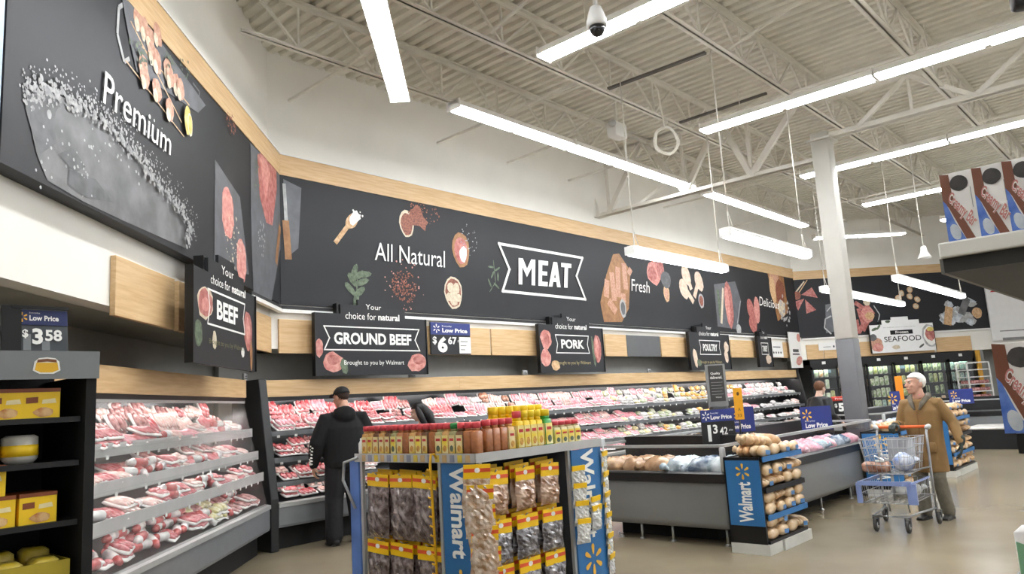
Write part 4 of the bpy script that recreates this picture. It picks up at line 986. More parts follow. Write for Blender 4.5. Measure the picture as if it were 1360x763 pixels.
def bread_rack(label, ref, x0, x1, y0, y1, zs, ztop, signz, cols, grp, blue=(0, 2)):
    L, D = x1-x0, y1-y0; t = thing('bread_rack', label, 'rack', 'M', (x0, y0, 0), 0)
    MB().box(.0, .3, .0, D, .0, .1).box(.31, L+.02, -.02, D, 0, .1).build('plinth', M('plinth_white', '#c9c9c2', .45, var=.03), t)
    MB().box(0, .03, .02, D, .1, ztop).box(0, L, D-.03, D, .1, ztop).build('back_panel', black_m, t)
    MB().box(.03, L-.02, .0, D-.03, .1, .13).build('bottom_deck', black_m, t)
    for i, z in enumerate(zs):
        s = MB().box(.03, L, .0, D-.03, z-.025, z).build('shelf', black_m, t)
        MB().box(.03, L, -.012, .0, z-.04, z+.012).box(L, L+.01, -.012, D-.03, z-.04, z+.012).build('shelf_edge', blue_m if i in blue else black_m, s)
    sp = MB().box(.02, D-.02, -.006, 0, signz, ztop-.03).build('sign_panel', blue_m, t); sp.rotation_euler = (0, 0, -pi/2); sp.location = (0, D, 0)
    h = ztop-.03-signz; w = D-.04
    lettering(sp, 'Walmart', .02+w*.28, signz+h*.05, w*.42, h*.62, -.008, white_p, .03, 90)
    mb = MB(); put_spark(mb, .02+w*.5, signz+h*.83, w*.22, -.008); mb.build('spark_mark', spark_m, sp, flatmesh=True)
    for i, z in enumerate([.13]+list(zs)):
        for c in range(cols):
            for l in range(2 if i < len(zs) else 1):
                if RP.random() < .06: continue
                bun((x0+.17+c*(L-.26)/(cols-1), y0+.15, z+.115*l), 'bun bag on the %s, %s column from sign, %s layer up' % (ref, nth(c+1), nth(2*i+l+1)), grp)
    return t
R1 = lambda px, py: px_x('M', 7.17, px, py)[1]
bread_rack('black bread rack beside the freezer end with a blue sign panel', 'near bread rack', 7.17, 8.15, 3.34, 3.74, (.36, .62, .92), .93, .27, 4, 'bun bags on the near bread rack')
for i, (x, y, z) in enumerate(((7.4, 3.5, 1.02), (7.65, 3.52, 1.02))): bun((x, y, z), 'bag of buns heaped on top of the near bread rack, %s from the sign' % nth(i+1), 'bun bags on top of the near rack', 1.2, .15)
bread_rack('black bread rack behind the shopping cart with a wide blue sign', 'rack behind the cart', 11.42, 12.5, 3.25, 3.78, (.36, .62, .88), .9, .2, 4, 'bun bags on the rack behind the cart')
bread_rack('bread rack behind the old man, half hidden by his hanging arm', 'rack behind the old man', 13.9, 15.35, 3.2, 3.74, (.36, .65, .92), .94, .2, 5, 'bun bags on the rack behind the old man')
for i in range(5): bun((14.1+.26*i, 3.4, .93+.11), 'bag of buns on the top layer behind the old man, %s from the sign side' % nth(i+1), 'top bun bags behind the old man')
for i in range(4): bun((11.6+.22*i, 3.45, .9), 'pale bun bag piled on the rack behind the cart, %s from the sign' % nth(i+1), 'top bun bags behind the cart', .4)

# ------------------------------------------------------------------ spice and dried chile display
DX0, DX1, DY0, DY1, DZ = 3.73, 5.17, 3.81, 5.15, 1.26
L, D = DX1-DX0, DY1-DY0
disp = thing('spice_display', 'four sided black display rack with blue lettered panels, topped with spice bottles', 'display rack', 'M', (DX0, DY0, 0))
MB().box(.0, L, .0, D, DZ-.02, DZ).build('top_deck', dgrey_m, disp)
e = MB().box(-.015, 0, -.015, D+.05, DZ-.055, DZ+.01).box(-.015, L+.02, -.015, 0, DZ-.055, DZ+.01).box(0, L, D, D+.015, DZ-.055, DZ+.01)
e = e.build('price_edge', rail_m, disp)
c = MB(); rd = random.Random(3)
for k in range(16): c.box(-.018, -.015, .04+k*.08, .085+k*.08, DZ-.05, DZ+.0, k % 3)
c.build('label_print', [M('label_tan', '#c9a878', .5), M('label_yellow', '#d9c04a', .5), M('label_grey', '#8a8fa0', .5)], e)
MB().box(.26, L-.05, .26, D-.05, .1, DZ-.02).build('core', blackmat, disp)
MB().box(0, L, 0, D, 0, .1).build('base', black_m, disp)
for u, v in ((0, .37), (0, D-.03), (.03, 0), (L-.42, 0), (L-.03, D-.03), (L-.03, 0)): MB().box(u, u+.028, v, v+.028, .1, DZ-.02).build('upright', lgrey_m, disp)
p1 = MB().box(-.36, -.03, 0, .02, .1, DZ-.06).build('blue_panel', blue_m, disp); p1.rotation_euler = (0, 0, -pi/2)     # faces the left side
lettering(p1, 'Walmart', -.275, .55, .16, .63, -.004, white_p, .03, -90)
mb = MB(); put_spark(mb, -.2, .38, .1, -.004); mb.build('spark_mark', spark_m, p1, flatmesh=True)
p2 = MB().box(L-.39, L, -.012, .008, .1, DZ-.06).build('blue_panel', blue_m, disp)
lettering(p2, 'Walmart', L-.28, .5, .17, .7, -.016, white_p, .03, -90)
mb = MB(); put_spark(mb, L-.2, .34, .12, -.016); mb.build('spark_mark', spark_m, p2, flatmesh=True)
w = MB().box(0, .03, D+.02, D+.14, .3, DZ-.05); w.build('blue_wing', M('wing_blue', '#5b7fc4', .45), disp)
MB().tube([(-.02, D+.0, DZ-.02), (-.04, D+.16, DZ-.06), (-.04, D+.18, DZ-.2), (-.02, D+.05, DZ-.42)], .012, 7).build('wing_rail', lgrey_m, disp)
for z in (1.10, .60):
    for k in range(3): MB().tube([(.26, .56+k*.29, z), (.02, .56+k*.29, z), (-.005, .56+k*.29, z+.02)], .005, 5).build('peg_hook', steel2, disp)
for z in (1.12, .78, .47):
    for k in range(3): MB().tube([(.2+k*.3, .26, z), (.2+k*.3, .02, z), (.2+k*.3, -.005, z+.02)], .005, 5).build('peg_hook', steel2, disp)
# spice bottles
cols = {'brown': ('#a5663a', 'reddish brown spice'), 'tan': ('#c99a5c', 'tan spice'), 'dark': ('#6e4a30', 'dark brown spice'), 'olive': ('#a09a6a', 'olive herb'), 'rust': ('#b06f45', 'rust coloured spice')}
def bottle(at, col, capm, labm, label, h=.2, w=.058, yellow=None, rz=0, grp=None):
    key = ('bot', col, capm.name, labm.name if labm else '', h, yellow)
    b0 = KIDS.get(key)
    body = yellow or M('spice_'+col, cols[col][0], .18, scale=30, spec=.7, var=.15)
    if not b0:
        mb = MB().rbox(-w/2, w/2, -w/2, w/2, 0, h*.74, .012).rbox(-w*.36, w*.36, -w*.36, w*.36, h*.72, h*.84, .012)
        b0 = mb.mesh('spice_bottle', body)
        c0 = MB().lathe([(w*.44, h*.82), (w*.49, h*.83), (w*.49, h*.985), (w*.43, h)], n=12).mesh('cap', capm)
        l0 = None
        if labm:
            lm = MB().box(-w*.46, w*.46, -w/2-.002, -w/2, h*.05, h*.62, 0).box(-w*.5-.002, -w*.5, -w*.44, w*.44, h*.05, h*.62, 0)
            lm.flat(blob(0, h*.2, w*.28, h*.1), -w/2-.004, 1).box(-w*.3, w*.3, -w/2-.004, -w/2-.002, h*.44, h*.52, 2)
            l0 = lm.mesh('bottle_label', [labm, pr_green if col == 'olive' else M('label_food', '#b5722c', .5, scale=30, col2='#d9a648'), red_m])
        KIDS[key] = (b0, c0, l0)
    b0, c0, l0 = KIDS[key]
    o = bpy.data.objects.new('spice_bottle', b0); COL.objects.link(o); o.location = fw('M', *at); o.rotation_euler = (0, 0, pi/4+rz)
    for nm, me in (('cap', c0), ('bottle_label', l0)):
        if me: k = bpy.data.objects.new(nm, me); COL.objects.link(k); k.parent = o
    return tag(o, label, 'spice bottle', grp)
lab_c = M('label_cream', '#e6d9a8', .45, scale=12, col2='#e0b93a'); lab_y = M('label_yel', '#ecd23c', .45, scale=14, col2='#efe6b4')
seq = ['tan', 'tan', 'dark', 'tan', 'dark', 'olive', 'rust', 'brown', 'tan', 'brown', 'dark', 'brown', 'olive', 'tan', 'olive', 'dark', 'brown', 'rust']
for i, c in enumerate(seq):
    y = DY1-.05-i*.0745
    blank = i in (7, 11, 16, 17)
    bottle((DX0+.045, y, DZ), c, M('cap_green', '#2f8f4a', .4) if i == 14 else redcap, None if blank else (lab_y if i % 4 == 1 else lab_c), 'bottle of %s with a %s cap, %s in the front row' % (cols[c][1], 'green' if i == 14 else 'red', nth(i+1)), .225, .066, None, -pi/2+RP.uniform(-.08, .08), 'spice bottles on the display edge')
for i in range(17):
    y = DY1-.06-i*.074
    bottle((DX0+.13, y, DZ), seq[(i*5+2) % 18], redcap, lab_c, 'red capped spice bottle in the second row, %s from the small white bottle' % nth(i+1), .225, .066, None, -pi/2, 'spice bottles in the second row')
for i in range(4):
    bottle((DX0+.17+.077*i, DY0+.05, DZ), ('brown', 'rust', 'brown', 'tan')[i], redcap, None if i < 3 else lab_c, 'large reddish spice bottle, red capped, %s past the corner of the display top' % nth(i+1), .235, .07, None, 0, 'large spice bottles at the display corner')
ylw = M('bottle_yellow', '#f0c80a', .3, var=.04); grn = M('bottle_green', '#3aa348', .3, var=.05); yelcap = M('cap_yellow', '#f0cf1e', .35)
for i in range(4):
    bottle((DX0+.5+.075*i, DY0+.05, DZ), 'tan', redcap if i == 0 else yelcap, lab_y, 'tall yellow sauce bottle with a %s cap, %s before the green bottle' % ('red' if i == 0 else 'yellow', nth(i+1)), .28, .072, ylw, 0, 'yellow bottles on the display')
bottle((DX0+.82, DY0+.05, DZ), 'olive', yelcap, lab_y, 'green juice bottle with a yellow cap on the display top', .28, .085, grn, 0)
for i in range(4):
    bottle((DX0+.93+.085*i, DY0+.05, DZ), 'olive', redcap, lab_y, 'short jar with a red cap and yellow label, %s after the green bottle' % nth(i+1), .18, .078, M('jar_pale', '#d9cfa0', .3), 0, 'short jars at the end of the display')
for i in range(7):
    bottle((DX0+.36+.085*i, DY0+.16, DZ), 'tan', yelcap, lab_y, 'tall yellow bottle standing behind the front bottles, %s from the near corner' % nth(i+1), .32, .08, ylw, 0, 'tall yellow bottles behind')
solid('small_bottle', MB().lathe([(.02, 0), (.025, .02), (.025, .09), (.012, .11), (.012, .13)], n=12), [white_m], 'small white bottle at the end of the display top beside the man in black', 'bottle', 'M', (DX0+.03, DY1+.01, DZ))
# hanging bags
def pouch_me(w, h, matc, seed, head=.085, th=.045, band=True):
    rd = random.Random(seed); nx, nz = 9, 12; mb = MB(); fr_, bk = [], []
    for j in range(nz+1):
        for i in range(nx+1):
            u, v = i/nx, j/nz
            bulge = sin(pi*u)**.6*sin(pi*min(1, v*1.02))**.5
            wig = rd.uniform(-.012, .012)*bulge
            x = (u-.5)*w*(1+.05*sin(v*9+seed)); z = -head-v*h
            k = th*bulge*(.35+.9*v)
            fr_.append((x, -k+wig, z)); bk.append((x, k*.6, z))
    n = (nx+1)*(nz+1); fs = []
    for j in range(nz):
        for i in range(nx):
            a = j*(nx+1)+i; fs.append((a, a+1, a+nx+2, a+nx+1)); fs.append((n+a+nx+1, n+a+nx+2, n+a+1, n+a))
    for j in range(nz):
        a, b = j*(nx+1), (j+1)*(nx+1); fs.append((a, b, n+b, n+a)); a, b = a+nx, b+nx; fs.append((b, a, n+a, n+b))
    for i in range(nx):
        a = nz*(nx+1)+i; fs.append((a+1, a, n+a, n+a+1)); fs.append((i, i+1, n+i+1, n+i))
    mb.add(fr_+bk, fs, 0, False)
    c = MB().box(-w*.48, w*.48, -.006, .004, -head-.012, 0, 0)
    if band: c.box(-w*.48, w*.48, -.0075, -.006, -head*.62, -head*.32, 1).flat(blob(.0, -head*.47, w*.1, head*.2), -.009, 2)
    return mb.mesh('pouch', matc), c.mesh('header_card', [yel_m, M('band_orange_red', '#d9532c', .4), white_p])
chile = plasticwrap('dried_chile_bag', '#46332f', '#8d7f7c', 22); cinn = plasticwrap('cinnamon_bag', '#8d5f3d', '#c9ab93', 16); hib = plasticwrap('dark_flower_bag', '#33282c', '#8f8d92', 26); chips = plasticwrap('bark_bag', '#a07a55', '#d3c2b0', 18); wht = plasticwrap('white_packet', '#e3e4e2', '#c3c6c6', 10, rough=.3)
BG = {'chile': [pouch_me(.27, .40, chile, i) for i in range(3)], 'cinn': [pouch_me(.22, .22, cinn, i+3) for i in range(2)], 'hib': [pouch_me(.24, .22, hib, i+6) for i in range(2)], 'bark': [pouch_me(.2, .27, chips, i+9) for i in range(2)], 'white': [pouch_me(.12, .145, wht, i+12, .022, .016, False) for i in range(2)]}
def bag(kind, at, label, grp, rz=0, lean=0, sc=1.0, i=None):
    p, c = BG[kind][RP.randrange(len(BG[kind])) if i is None else i]
    o = bpy.data.objects.new('spice_bag' if kind != 'white' else 'white_packet', p); COL.objects.link(o)
    o.location = fw('M', *at); o.rotation_euler = (lean, RP.uniform(-.05, .05), pi/4+rz); o.scale = (sc,)*3
    k = bpy.data.objects.new('header_card', c); COL.objects.link(k); k.parent = o
    return tag(o, label, 'bag', grp)
for r, z in enumerate((1.11, .60)):
    for k in range(3):
        for d in range(3):
            bag('chile', (DX0+.02+.055*d, DY0+.56+k*.29+RP.uniform(-.015, .015), z-.0+.012*d), 'yellow topped dark chile bag, %s row down, %s hook from blue panel, %s deep' % (nth(r+1), nth(k+1), nth(d+1)), 'dried chile bags on the display', -pi/2, 0)
kinds = (('cinn', 1.13), ('hib', .79), ('hib', .48))
nm_ = {'cinn': 'bag of cinnamon sticks', 'hib': 'bag of dark dried flowers'}
for r, (kd, z) in enumerate(kinds):
    for k in range(3):
        for d in range(3):
            bag(kd, (DX0+.23+k*.29, DY0+.02+.055*d, z+.02*d), '%s, %s row down, %s hook from the display corner, %s deep' % (nm_[kd], nth(r+1), nth(k+1), nth(d+1)), 'bags on the side of the display by the freezer', 0)
for i in range(6):
    bag('bark' if i != 4 else 'cinn', (DX0-.02+.012*i, DY0-.03-.008*(i % 2), 1.2-.14*i), 'yellow topped bag of brown bark on the corner clip strip, %s from the top' % nth(i+1), 'bags on the corner clip strip', -.5, .08)
for i in range(4): bag('white', (DX1-.34, DY0-.035-.008*i, 1.08-.135*i), 'white packet on the short strip before the blue panel lettering, %s from the top' % nth(i+1), 'white packets in the short strip', -.2, .1, 1.15)
for i in range(2): bag('white', (DX1-.14, DY0-.035-.006*i, .82-.07*i), 'white packet hung over the lettering of the blue panel, %s from the top' % ('first', 'second')[i], 'white packets over the lettering', .1, .1, 1.2)
for i in range(11): bag('white', (DX1+.05, DY0-.02+.01*(i % 2), 1.16-.082*i), 'white packet on the long strip at the freezer end of the display, %s down' % nth(i+1), 'white packets on the end strip', .35, .12, 1.15)
cs = MB(); pts = [(0, 0, 1.24), (.0, -.02, 1.27), (0, -.05, 1.27), (0, -.06, 1.2), (0, -.03, .1)]
cs.tube(pts, .01, 6)
for k in range(16): cs.tube([(0, -.055+.0015*k, 1.15-.065*k), (-.01, -.085+.0015*k, 1.17-.065*k)], .007, 5)
solid('clip_strip', cs, M('clip_yellow', '#e8b41c', .35), 'yellow plastic clip strip hanging between the chile bags and blue panel', 'clip strip', 'M', (DX0-.03, DY0+.375, 0), -pi/2)
solid('clip_strip', MB().tube([(0, 0, DZ-.05), (0, 0, .3)], .008, 6).box(-.03, .03, -.005, .005, DZ-.06, DZ), M('clip_clear', '#d5dadd', .3), 'clear clip strip carrying white packets at the end of the display', 'clip strip', 'M', (DX1+.05, DY0-.005, 0))

# ------------------------------------------------------------------ yellow box shelf at the left
EX1, EY0, EZ = 1.18, 3.49, 1.925
ec = thing('end_shelf', 'black end shelf with a grey header, stocked with yellow boxes', 'shelf unit', 'M', (EX1-1.1, EY0, 0))
MB().box(0, 1.1, .55, .6, 0, EZ-.02).box(1.06, 1.1, .0, .6, 0, EZ-.1).box(0, .03, 0, .6, 0, EZ-.1).build('carcass', blackmat, ec)
MB().box(-.01, 1.105, -.015, .0, EZ-.115, EZ).box(-.01, 1.105, 0, .6, EZ-.03, EZ-.01).build('header', M('header_grey', '#7a7e80', .45, var=.03), ec)
for z in (1.655, 1.475, 1.235, .98, .7, .4, .1):
    MB().box(.03, 1.05, .03, .55, z-.022, z).build('shelf', black_m, ec)
# yellow oval emblem on the header
mb = MB(); hx = px_plane('M', EY0-.015, 62, 486); ex, ez = hx[0]-(EX1-1.1), hx[1]
mb.flat([(ex-.05, ez-.02), (ex-.045, ez+.016), (ex-.03, ez+.03), (ex, ez+.034), (ex+.03, ez+.03), (ex+.045, ez+.016), (ex+.05, ez-.02), (ex+.025, ez-.034), (ex-.025, ez-.034)], -.018, 1)
mb.flat([(ex-.043, ez-.018), (ex-.038, ez+.012), (ex+.038, ez+.012), (ex+.043, ez-.018), (ex+.02, ez-.028), (ex-.02, ez-.028)], -.0186, 0).flat([(ex-.036, ez+.012), (ex-.034, ez+.024), (ex, ez+.028), (ex+.034, ez+.024), (ex+.036, ez+.012), (ex, ez+.016)], -.0187, 2)
mb.build('yellow_emblem', [M('emblem_gold', '#dfae2a', .5), white_p, M('emblem_brown', '#7a4a2a', .5)], ec, flatmesh=True)
boxy = M('box_yellow', '#fbd024', .4, var=.05); boxb = M('box_brown', '#8a4a28', .4, var=.1); food_m = M('box_food', '#c77a3a', .45, scale=30, col2='#e8c089')
def carton_me(w, d, h):
    return MB().box(-w/2, w/2, -d/2, d/2, 0, h, 0).box(-w/2-.001, w/2+.001, -d/2-.001, d/2+.001, h*.88, h+.001, 1).flat(blob(w*.05, h*.2, w*.28, h*.16, 0, 14, .1, 3), -d/2-.002, 2).flat([(-w*.42, h*.5), (-w*.1, h*.52), (-w*.1, h*.72), (-w*.42, h*.7)], -d/2-.0015, 1).flat([(w*.0, h*.48), (w*.4, h*.5), (w*.36, h*.66), (w*.02, h*.62)], -d/2-.0015, 3).mesh('food_carton', [boxy, boxb, food_m, M('box_cream', '#f2e2b0', .5)])
CT = carton_me(.135, .18, .12); ox = EX1-1.1
def carton(x, y, z, lab, grp, me=None, rz=0): solid('food_carton', None, None, lab, 'food box', 'M', (x, y, z), rz, grp, me=me or CT)
for i in range(6): carton(EX1-.19-.127*i, EY0+.14, 1.655, 'yellow food box on the top level of the end shelf, %s from the meat case' % nth(i+1), 'yellow boxes on the top shelf')
pie = MB().lathe([(.05, 0), (.075, .03), (.07, .09), (.05, .095)], n=16)
pie.mesh('x', lgrey_m)
for i in range(4):
    o = solid('round_tub', MB().lathe([(.05, 0), (.066, .02), (.066, .105), (.05, .115)], n=18), M('tub_silver', '#c3c1b8', .3, var=.05), 'silver tub with a yellow band on the end shelf, %s from the meat case' % nth(i+1), 'tub', 'M', (EX1-.24-.14*i, EY0+.14, 1.475), 0, 'tubs on the second end shelf')
    MB().lathe([(.0675, .03), (.0675, .075)], n=18).build('yellow_band', boxy, o)
for i in range(4):
    carton(EX1-.19-.14*i, EY0+.15, 1.235, 'yellow box on the third level of the end shelf, %s from the meat case' % nth(i+1), 'yellow boxes on the third shelf', None, RP.uniform(-.1, .1))
for i in range(3): carton(EX1-.37-.13*i, EY0+.15, 1.357, 'yellow box stacked on other boxes of the end shelf, %s from the meat case' % nth(i+1), 'stacked yellow boxes on the third shelf')
tr = solid('display_crate', MB().box(-.3, .3, -.13, -.12, 0, .1).box(-.3, .3, .12, .13, 0, .1).box(-.3, -.29, -.12, .12, 0, .1).box(.29, .3, -.12, .12, 0, .1).box(-.29, .29, -.12, .12, 0, .01), M('crate_yellow', '#a8962a', .5), 'olive yellow open carton tray on the lowest visible end shelf', 'tray', 'M', (EX1-.37, EY0+.17, .98))
pk = MB().rbox(-.055, .055, -.06, .06, 0, .1, .02, 0, 2, .9).mesh('yellow_pack', M('pack_dull_yellow', '#c9ae2c', .35, scale=12, col2='#e3d27a'))
for i in range(4):
    for j in range(2): solid('yellow_pack', None, None, 'dull yellow pack in the carton tray, %s from the meat case, %s row' % (nth(i+1), ('front', 'back')[j]), 'food pack', 'M', (EX1-.15-.13*i, EY0+.11+.125*j, .995+.03*j), RP.uniform(-.1, .1), 'packs in the carton tray', me=pk)
for i in range(4): carton(EX1-.2-.14*i, EY0+.15, .7, 'yellow box under the carton tray, %s from the meat case' % nth(i+1), 'yellow boxes under the tray')
# price sign on the end shelf
sx = px_plane('M', EY0+.1, 55, 463)[0]
t = thing('price_sign', 'tilted price sign reading $3.58 on top of the grey end shelf', 'price sign', 'M', (sx, EY0+.1, EZ-.01))
k = MB().box(-.1, .1, -.01, .01, 0, .2).build('board', M('price_slate', '#44484c', .5), t); k.rotation_euler = (-.18, 0, 0)
MB().box(-.1, .1, -.014, -.01, .13, .195).build('blue_header', M('navy_dim', '#26305c', .5), k)
mb = MB(); put_spark(mb, -.072, .163, .022, -.016); mb.build('spark_mark', spark_m, k, flatmesh=True)
lettering(k, 'Everyday', -.045, .178, .04, .008, -.016, white_p); lettering(k, 'Low Price', -.045, .148, .11, .024, -.016, white_p, .03)
MB().box(-.068, -.04, -.013, -.01, .02, .09).box(.0, .03, -.013, -.01, .02, .06).build('slot_print', M('slot_grey', '#7d8082', .5), k)
lettering(k, '$', -.072, .07, .022, .04, -.016, white_p, .03); lettering(k, '3', -.036, .045, .04, .07, -.016, white_p, .04); lettering(k, '58', .012, .06, .064, .05, -.016, white_p, .03)
MB().bar((-.11, .0, 0), (-.11, .02, .21), .02, .07).tube([(-.11, .05, .2), (-.18, .02, .0)], .008, 6).bar((-.11, .01, .205), (.1, .01, .205), .012).build('stand', black_m, t)

# ------------------------------------------------------------------ ice cream carton shelves at the right
GX, GY, GZ = 2.80, .60, 2.045
gs = thing('carton_shelf', 'tall shelf unit with a white edged top shelf overhanging the aisle', 'shelf unit', 'M', (GX, GY, 0))
MB().box(0, 1.9, -1.5, 0, GZ-.052, GZ).build('top_shelf', M('shelf_white', '#d9d7d0', .4, var=.02), gs, .006)
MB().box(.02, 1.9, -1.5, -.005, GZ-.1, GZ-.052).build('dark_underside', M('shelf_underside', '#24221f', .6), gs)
MB().bar((.03, .0, GZ-.075), (1.9, .0, GZ-.075), .015, .05).build('side_trim', M('trim_grey', '#6c6a66', .5), gs)
MB().box(-.02, .8, -1.5, -.14, 1.355, 1.415).build('middle_shelf', black_m, gs)
MB().box(-.02, .8, -1.5, -.02, .86, .92).build('lower_shelf', black_m, gs)
MB().box(.3, .36, -1.5, -.5, 0, GZ-.05).box(.8, .86, -1.5, -.4, 0, GZ-.05).build('upright', black_m, gs)
choc = M('carton_brown', '#7a4a36', .4, var=.06); cwhite = M('carton_white', '#e6e3e0', .4, var=.02); cblue = M('carton_blue', '#3b62b8', .4, scale=20, col2='#6f8fd4'); cpink = M('carton_script', '#c98480', .4, var=.04); cball = M('carton_dark_scoop', '#4a4644', .5, scale=16, col2='#2e2b2b')
def icebox(label, at, w=.098, h=.235, grp=None, d=.16):
    o = solid('ice_cream_carton', MB().box(0, w, 0, d, 0, h), cwhite, label, 'carton', 'M', at, -pi/2, grp, .002)
    m = MB(); y = -.0012
    m.flat([(0, h*1.0), (w*.28, h*.98), (w*.3, h*.72), (w*.45, h*.42), (w*.82, 0), (w*.55, 0), (w*.15, h*.5), (0, h*.62)], y, 0)
    m.flat([(0, 0), (w*.55, 0), (w*.28, h*.28), (w*.1, h*.55), (0, h*.62)], y-.0004, 1)
    m.flat(blob(w*.55, h*.83, w*.27, h*.115, .1, 18, .03), y-.0008, 2)
    m.flat(blob(w*.25, h*.14, w*.15, h*.12, .2, 16, .05), y-.0008, 3)
    m.box(w*.86, w*.88, y-.0004, y, h*.45, h*.75, 4)
    m.build('front_print', [choc, cblue, cball, M('print_ice', '#a9b2bb'), M('print_grey_text', '#8a8a8a')], o, flatmesh=True)
    q = [(w*.12, h*.62), (w*.68, h*.18), (w*.92, h*.34), (w*.36, h*.78)]
    mb = MB(); mb.flat([(a+(a-w*.5)*.12, b+(b-h*.47)*.06) for a, b in q], y-.0011); lb = None
    q2_ = [(w*.10, h*.57), (w*.70, h*.12), (w*1.0, h*.30), (w*.30, h*.74)]
    mb = MB(); put_text(mb, 'Creamy Bar', 0, 0, 0, 0, y-.0014, 0, .075, quad=q2_); mb.build('script_outline', white_p, o, flatmesh=True)
    mb = MB(); put_text(mb, 'Creamy Bar', 0, 0, 0, 0, y-.0022, 0, .02, quad=q2_); mb.build('script_lettering', cpink, o, flatmesh=True)
    return o
def gp(px, py, x): return px_x('M', x, px, py)
for i, (px, py) in enumerate(((1258, 305), (1301, 297), (1342, 291), (1384, 285))):
    yy = gp(px, py, GX+.03)[0]
    icebox('brown, white and blue carton on the white edged shelf, %s from its open end' % nth(i+1), (GX+.03, yy, GZ), grp='cartons on the white edged shelf')
yy = gp(1323, 500, GX-.01)[0]
icebox('large brown, white and blue carton low under the white edged shelf', (GX-.01, yy, 1.416), .13, .28)
yy, zz = gp(1345, 705, GX-.01)
o = solid('ice_cream_carton', MB().rbox(0, .12, 0, .12, 0, zz-.92, .01), cwhite, 'pale carton with a green side lowest on the overhanging shelf unit', 'carton', 'M', (GX-.01, yy, .92), -pi/2)
MB().flat([(.004, .0), (.09, .0), (.09, .1), (.06, .15), (.004, .17)], -.001, 0).build('green_print', M('carton_green', '#7fae8a', .4), o, flatmesh=True)

# ------------------------------------------------------------------ signs standing on the freezers
def low_price(label, x, y, z0, w, h, rz=0, price=None, fr='M'):
    t = thing('price_sign', label, 'price sign', fr, (x, y, z0), rz)
    MB().box(-w/2, w/2, -.006, .006, 0, h).build('board', navy_m if not price else black_m, t)
    MB().box(-.02, .02, .0, .02, -.05, .1).build('clip', black_m, t)
    if price: price_head(t, w, h*.68, h, -.012, gold=False); return t
    mb = MB(); put_spark(mb, -w*.3, h*.66, h*.24, -.008); mb.build('spark_mark', spark_m, t, flatmesh=True)
    lettering(t, 'Everyday', -w*.38, h*.36, w*.32, h*.08, -.008, white_p); lettering(t, 'Low Price', -w*.38, h*.12, w*.72, h*.2, -.008, white_p, .035)
    return t
VZ = -pi/4+YAW*1.0
def at_z(px, py, z): v = px_z(px, py, z); return v
def stand(px, py, pxr, pyt, label, dep, rz=0.0, price=None):
    a = atdepth(px, py, dep); b = atdepth(pxr, py, dep); c = atdepth((px+pxr)/2, pyt, dep); w = (b-a).length; h = c.z-(a.z+b.z)/2
    m = (a+b)/2; 
    return low_price(label, m.x, m.y, m.z, w, h, -.12+rz, price, 'B'), w, h
# on the end coaming of the near freezer
t, w, h = stand(932, 594, 981, 544, 'black price sign reading 1 3 42 with a blue header on the near freezer', 8.95, .35, True)
lettering(t, '1', -w*.34, h*.16, w*.1, h*.44, -.012, white_p, .02); lettering(t, '3', -w*.18, h*.36, w*.14, h*.24, -.012, white_p, .03); lettering(t, '42', .02*w, h*.32, w*.24, h*.2, -.012, white_p, .02); lettering(t, '¢/ea', w*.3, h*.4, w*.12, h*.06, -.012, white_p)
stand(966, 574, 1004, 541, 'blue Low Price sign half hidden behind the black price sign', 9.6, .2)
stand(1064, 572, 1108, 540, 'blue Low Price sign on the long freezer in front of the far shopper', 11.2, .25)
stand(1185, 548, 1198, 520, 'small blue sign behind the face of the old man', 15.5, .1)
stand(1262, 537, 1294, 517, 'blue Low Price sign over the bread rack, before the last freezer door', 17.0, .1)
# yellow aisle flags
def flag(px0, px1, pyb, pyt, dep, label, col, txt):
    a, b, c = atdepth(px0, pyb, dep), atdepth(px1, pyb, dep), atdepth(px0, pyt, dep); w = (b-a).length; h = c.z-a.z
    t = thing('aisle_flag', label, 'sign', 'B', ((a.x+b.x)/2, a.y, a.z), .1)
    MB().box(-w/2, w/2, -.006, .006, 0, h).build('board', col, t); MB().tube([(0, .02, -.35), (0, .012, h*.6)], .01, 6).build('post', dgrey_m, t)
    if txt: lettering(t, 'A', -w*.15, h*.27, w*.3, h*.1, -.008, M('print_brown_text', '#6b4a1a')); lettering(t, '33', -w*.28, h*.08, w*.5, h*.1, -.008, M('print_brown_text', '#6b4a1a')); mb = MB(); mb.flat(blob(w*.0, h*.82, w*.16, h*.06), -.008); mb.build('dot_mark', M('print_brown_text', '#6b4a1a'), t, flatmesh=True)
flag(977, 989, 558, 516, 9.3, 'tall yellow sign marked A 33 beside the black price sign', M('flag_yellow', '#eda817', .45, var=.03), True)
flag(1193, 1203, 542, 500, 15.7, 'tall orange yellow flag behind the face of the old man', M('flag_orange', '#f08c1c', .45, var=.03), False)
# quality sign in a grey frame
a, b, c = atdepth(941, 541, 9.1), atdepth(968, 541, 9.1), atdepth(953, 484, 9.1); w = (b-a).length; h = c.z-a.z
t = thing('frame_sign', 'grey framed dark sign lettered Quality delivered over the near freezer', 'sign', 'B', ((a.x+b.x)/2, a.y, a.z), .1)
MB().box(-w/2, w/2, -.01, .012, 0, h).build('frame', M('frame_grey', '#8b8d8d', .4, metal=.2), t); MB().box(-w*.38, w*.38, -.014, -.01, h*.12, h*.97).build('poster', M('poster_dark', '#3c3b3a', .5, var=.1), t)
lettering(t, 'Quality', -w*.28, h*.74, w*.5, h*.07, -.016, white_p, .02); lettering(t, 'delivered.', -w*.32, h*.65, w*.62, h*.07, -.016, white_p, .02)
mb = MB()
for k in range(5): mb.box(-w*.3, w*(.3-.06*(k % 2)), -.0155, -.014, h*(.56-.07*k), h*(.565-.07*k)+.004)
mb.build('lines_print', M('print_grey_text', '#8a8a8a'), t); lettering(t, 'Walmart', -w*.12, h*.2, w*.3, h*.035, -.016, white_p)
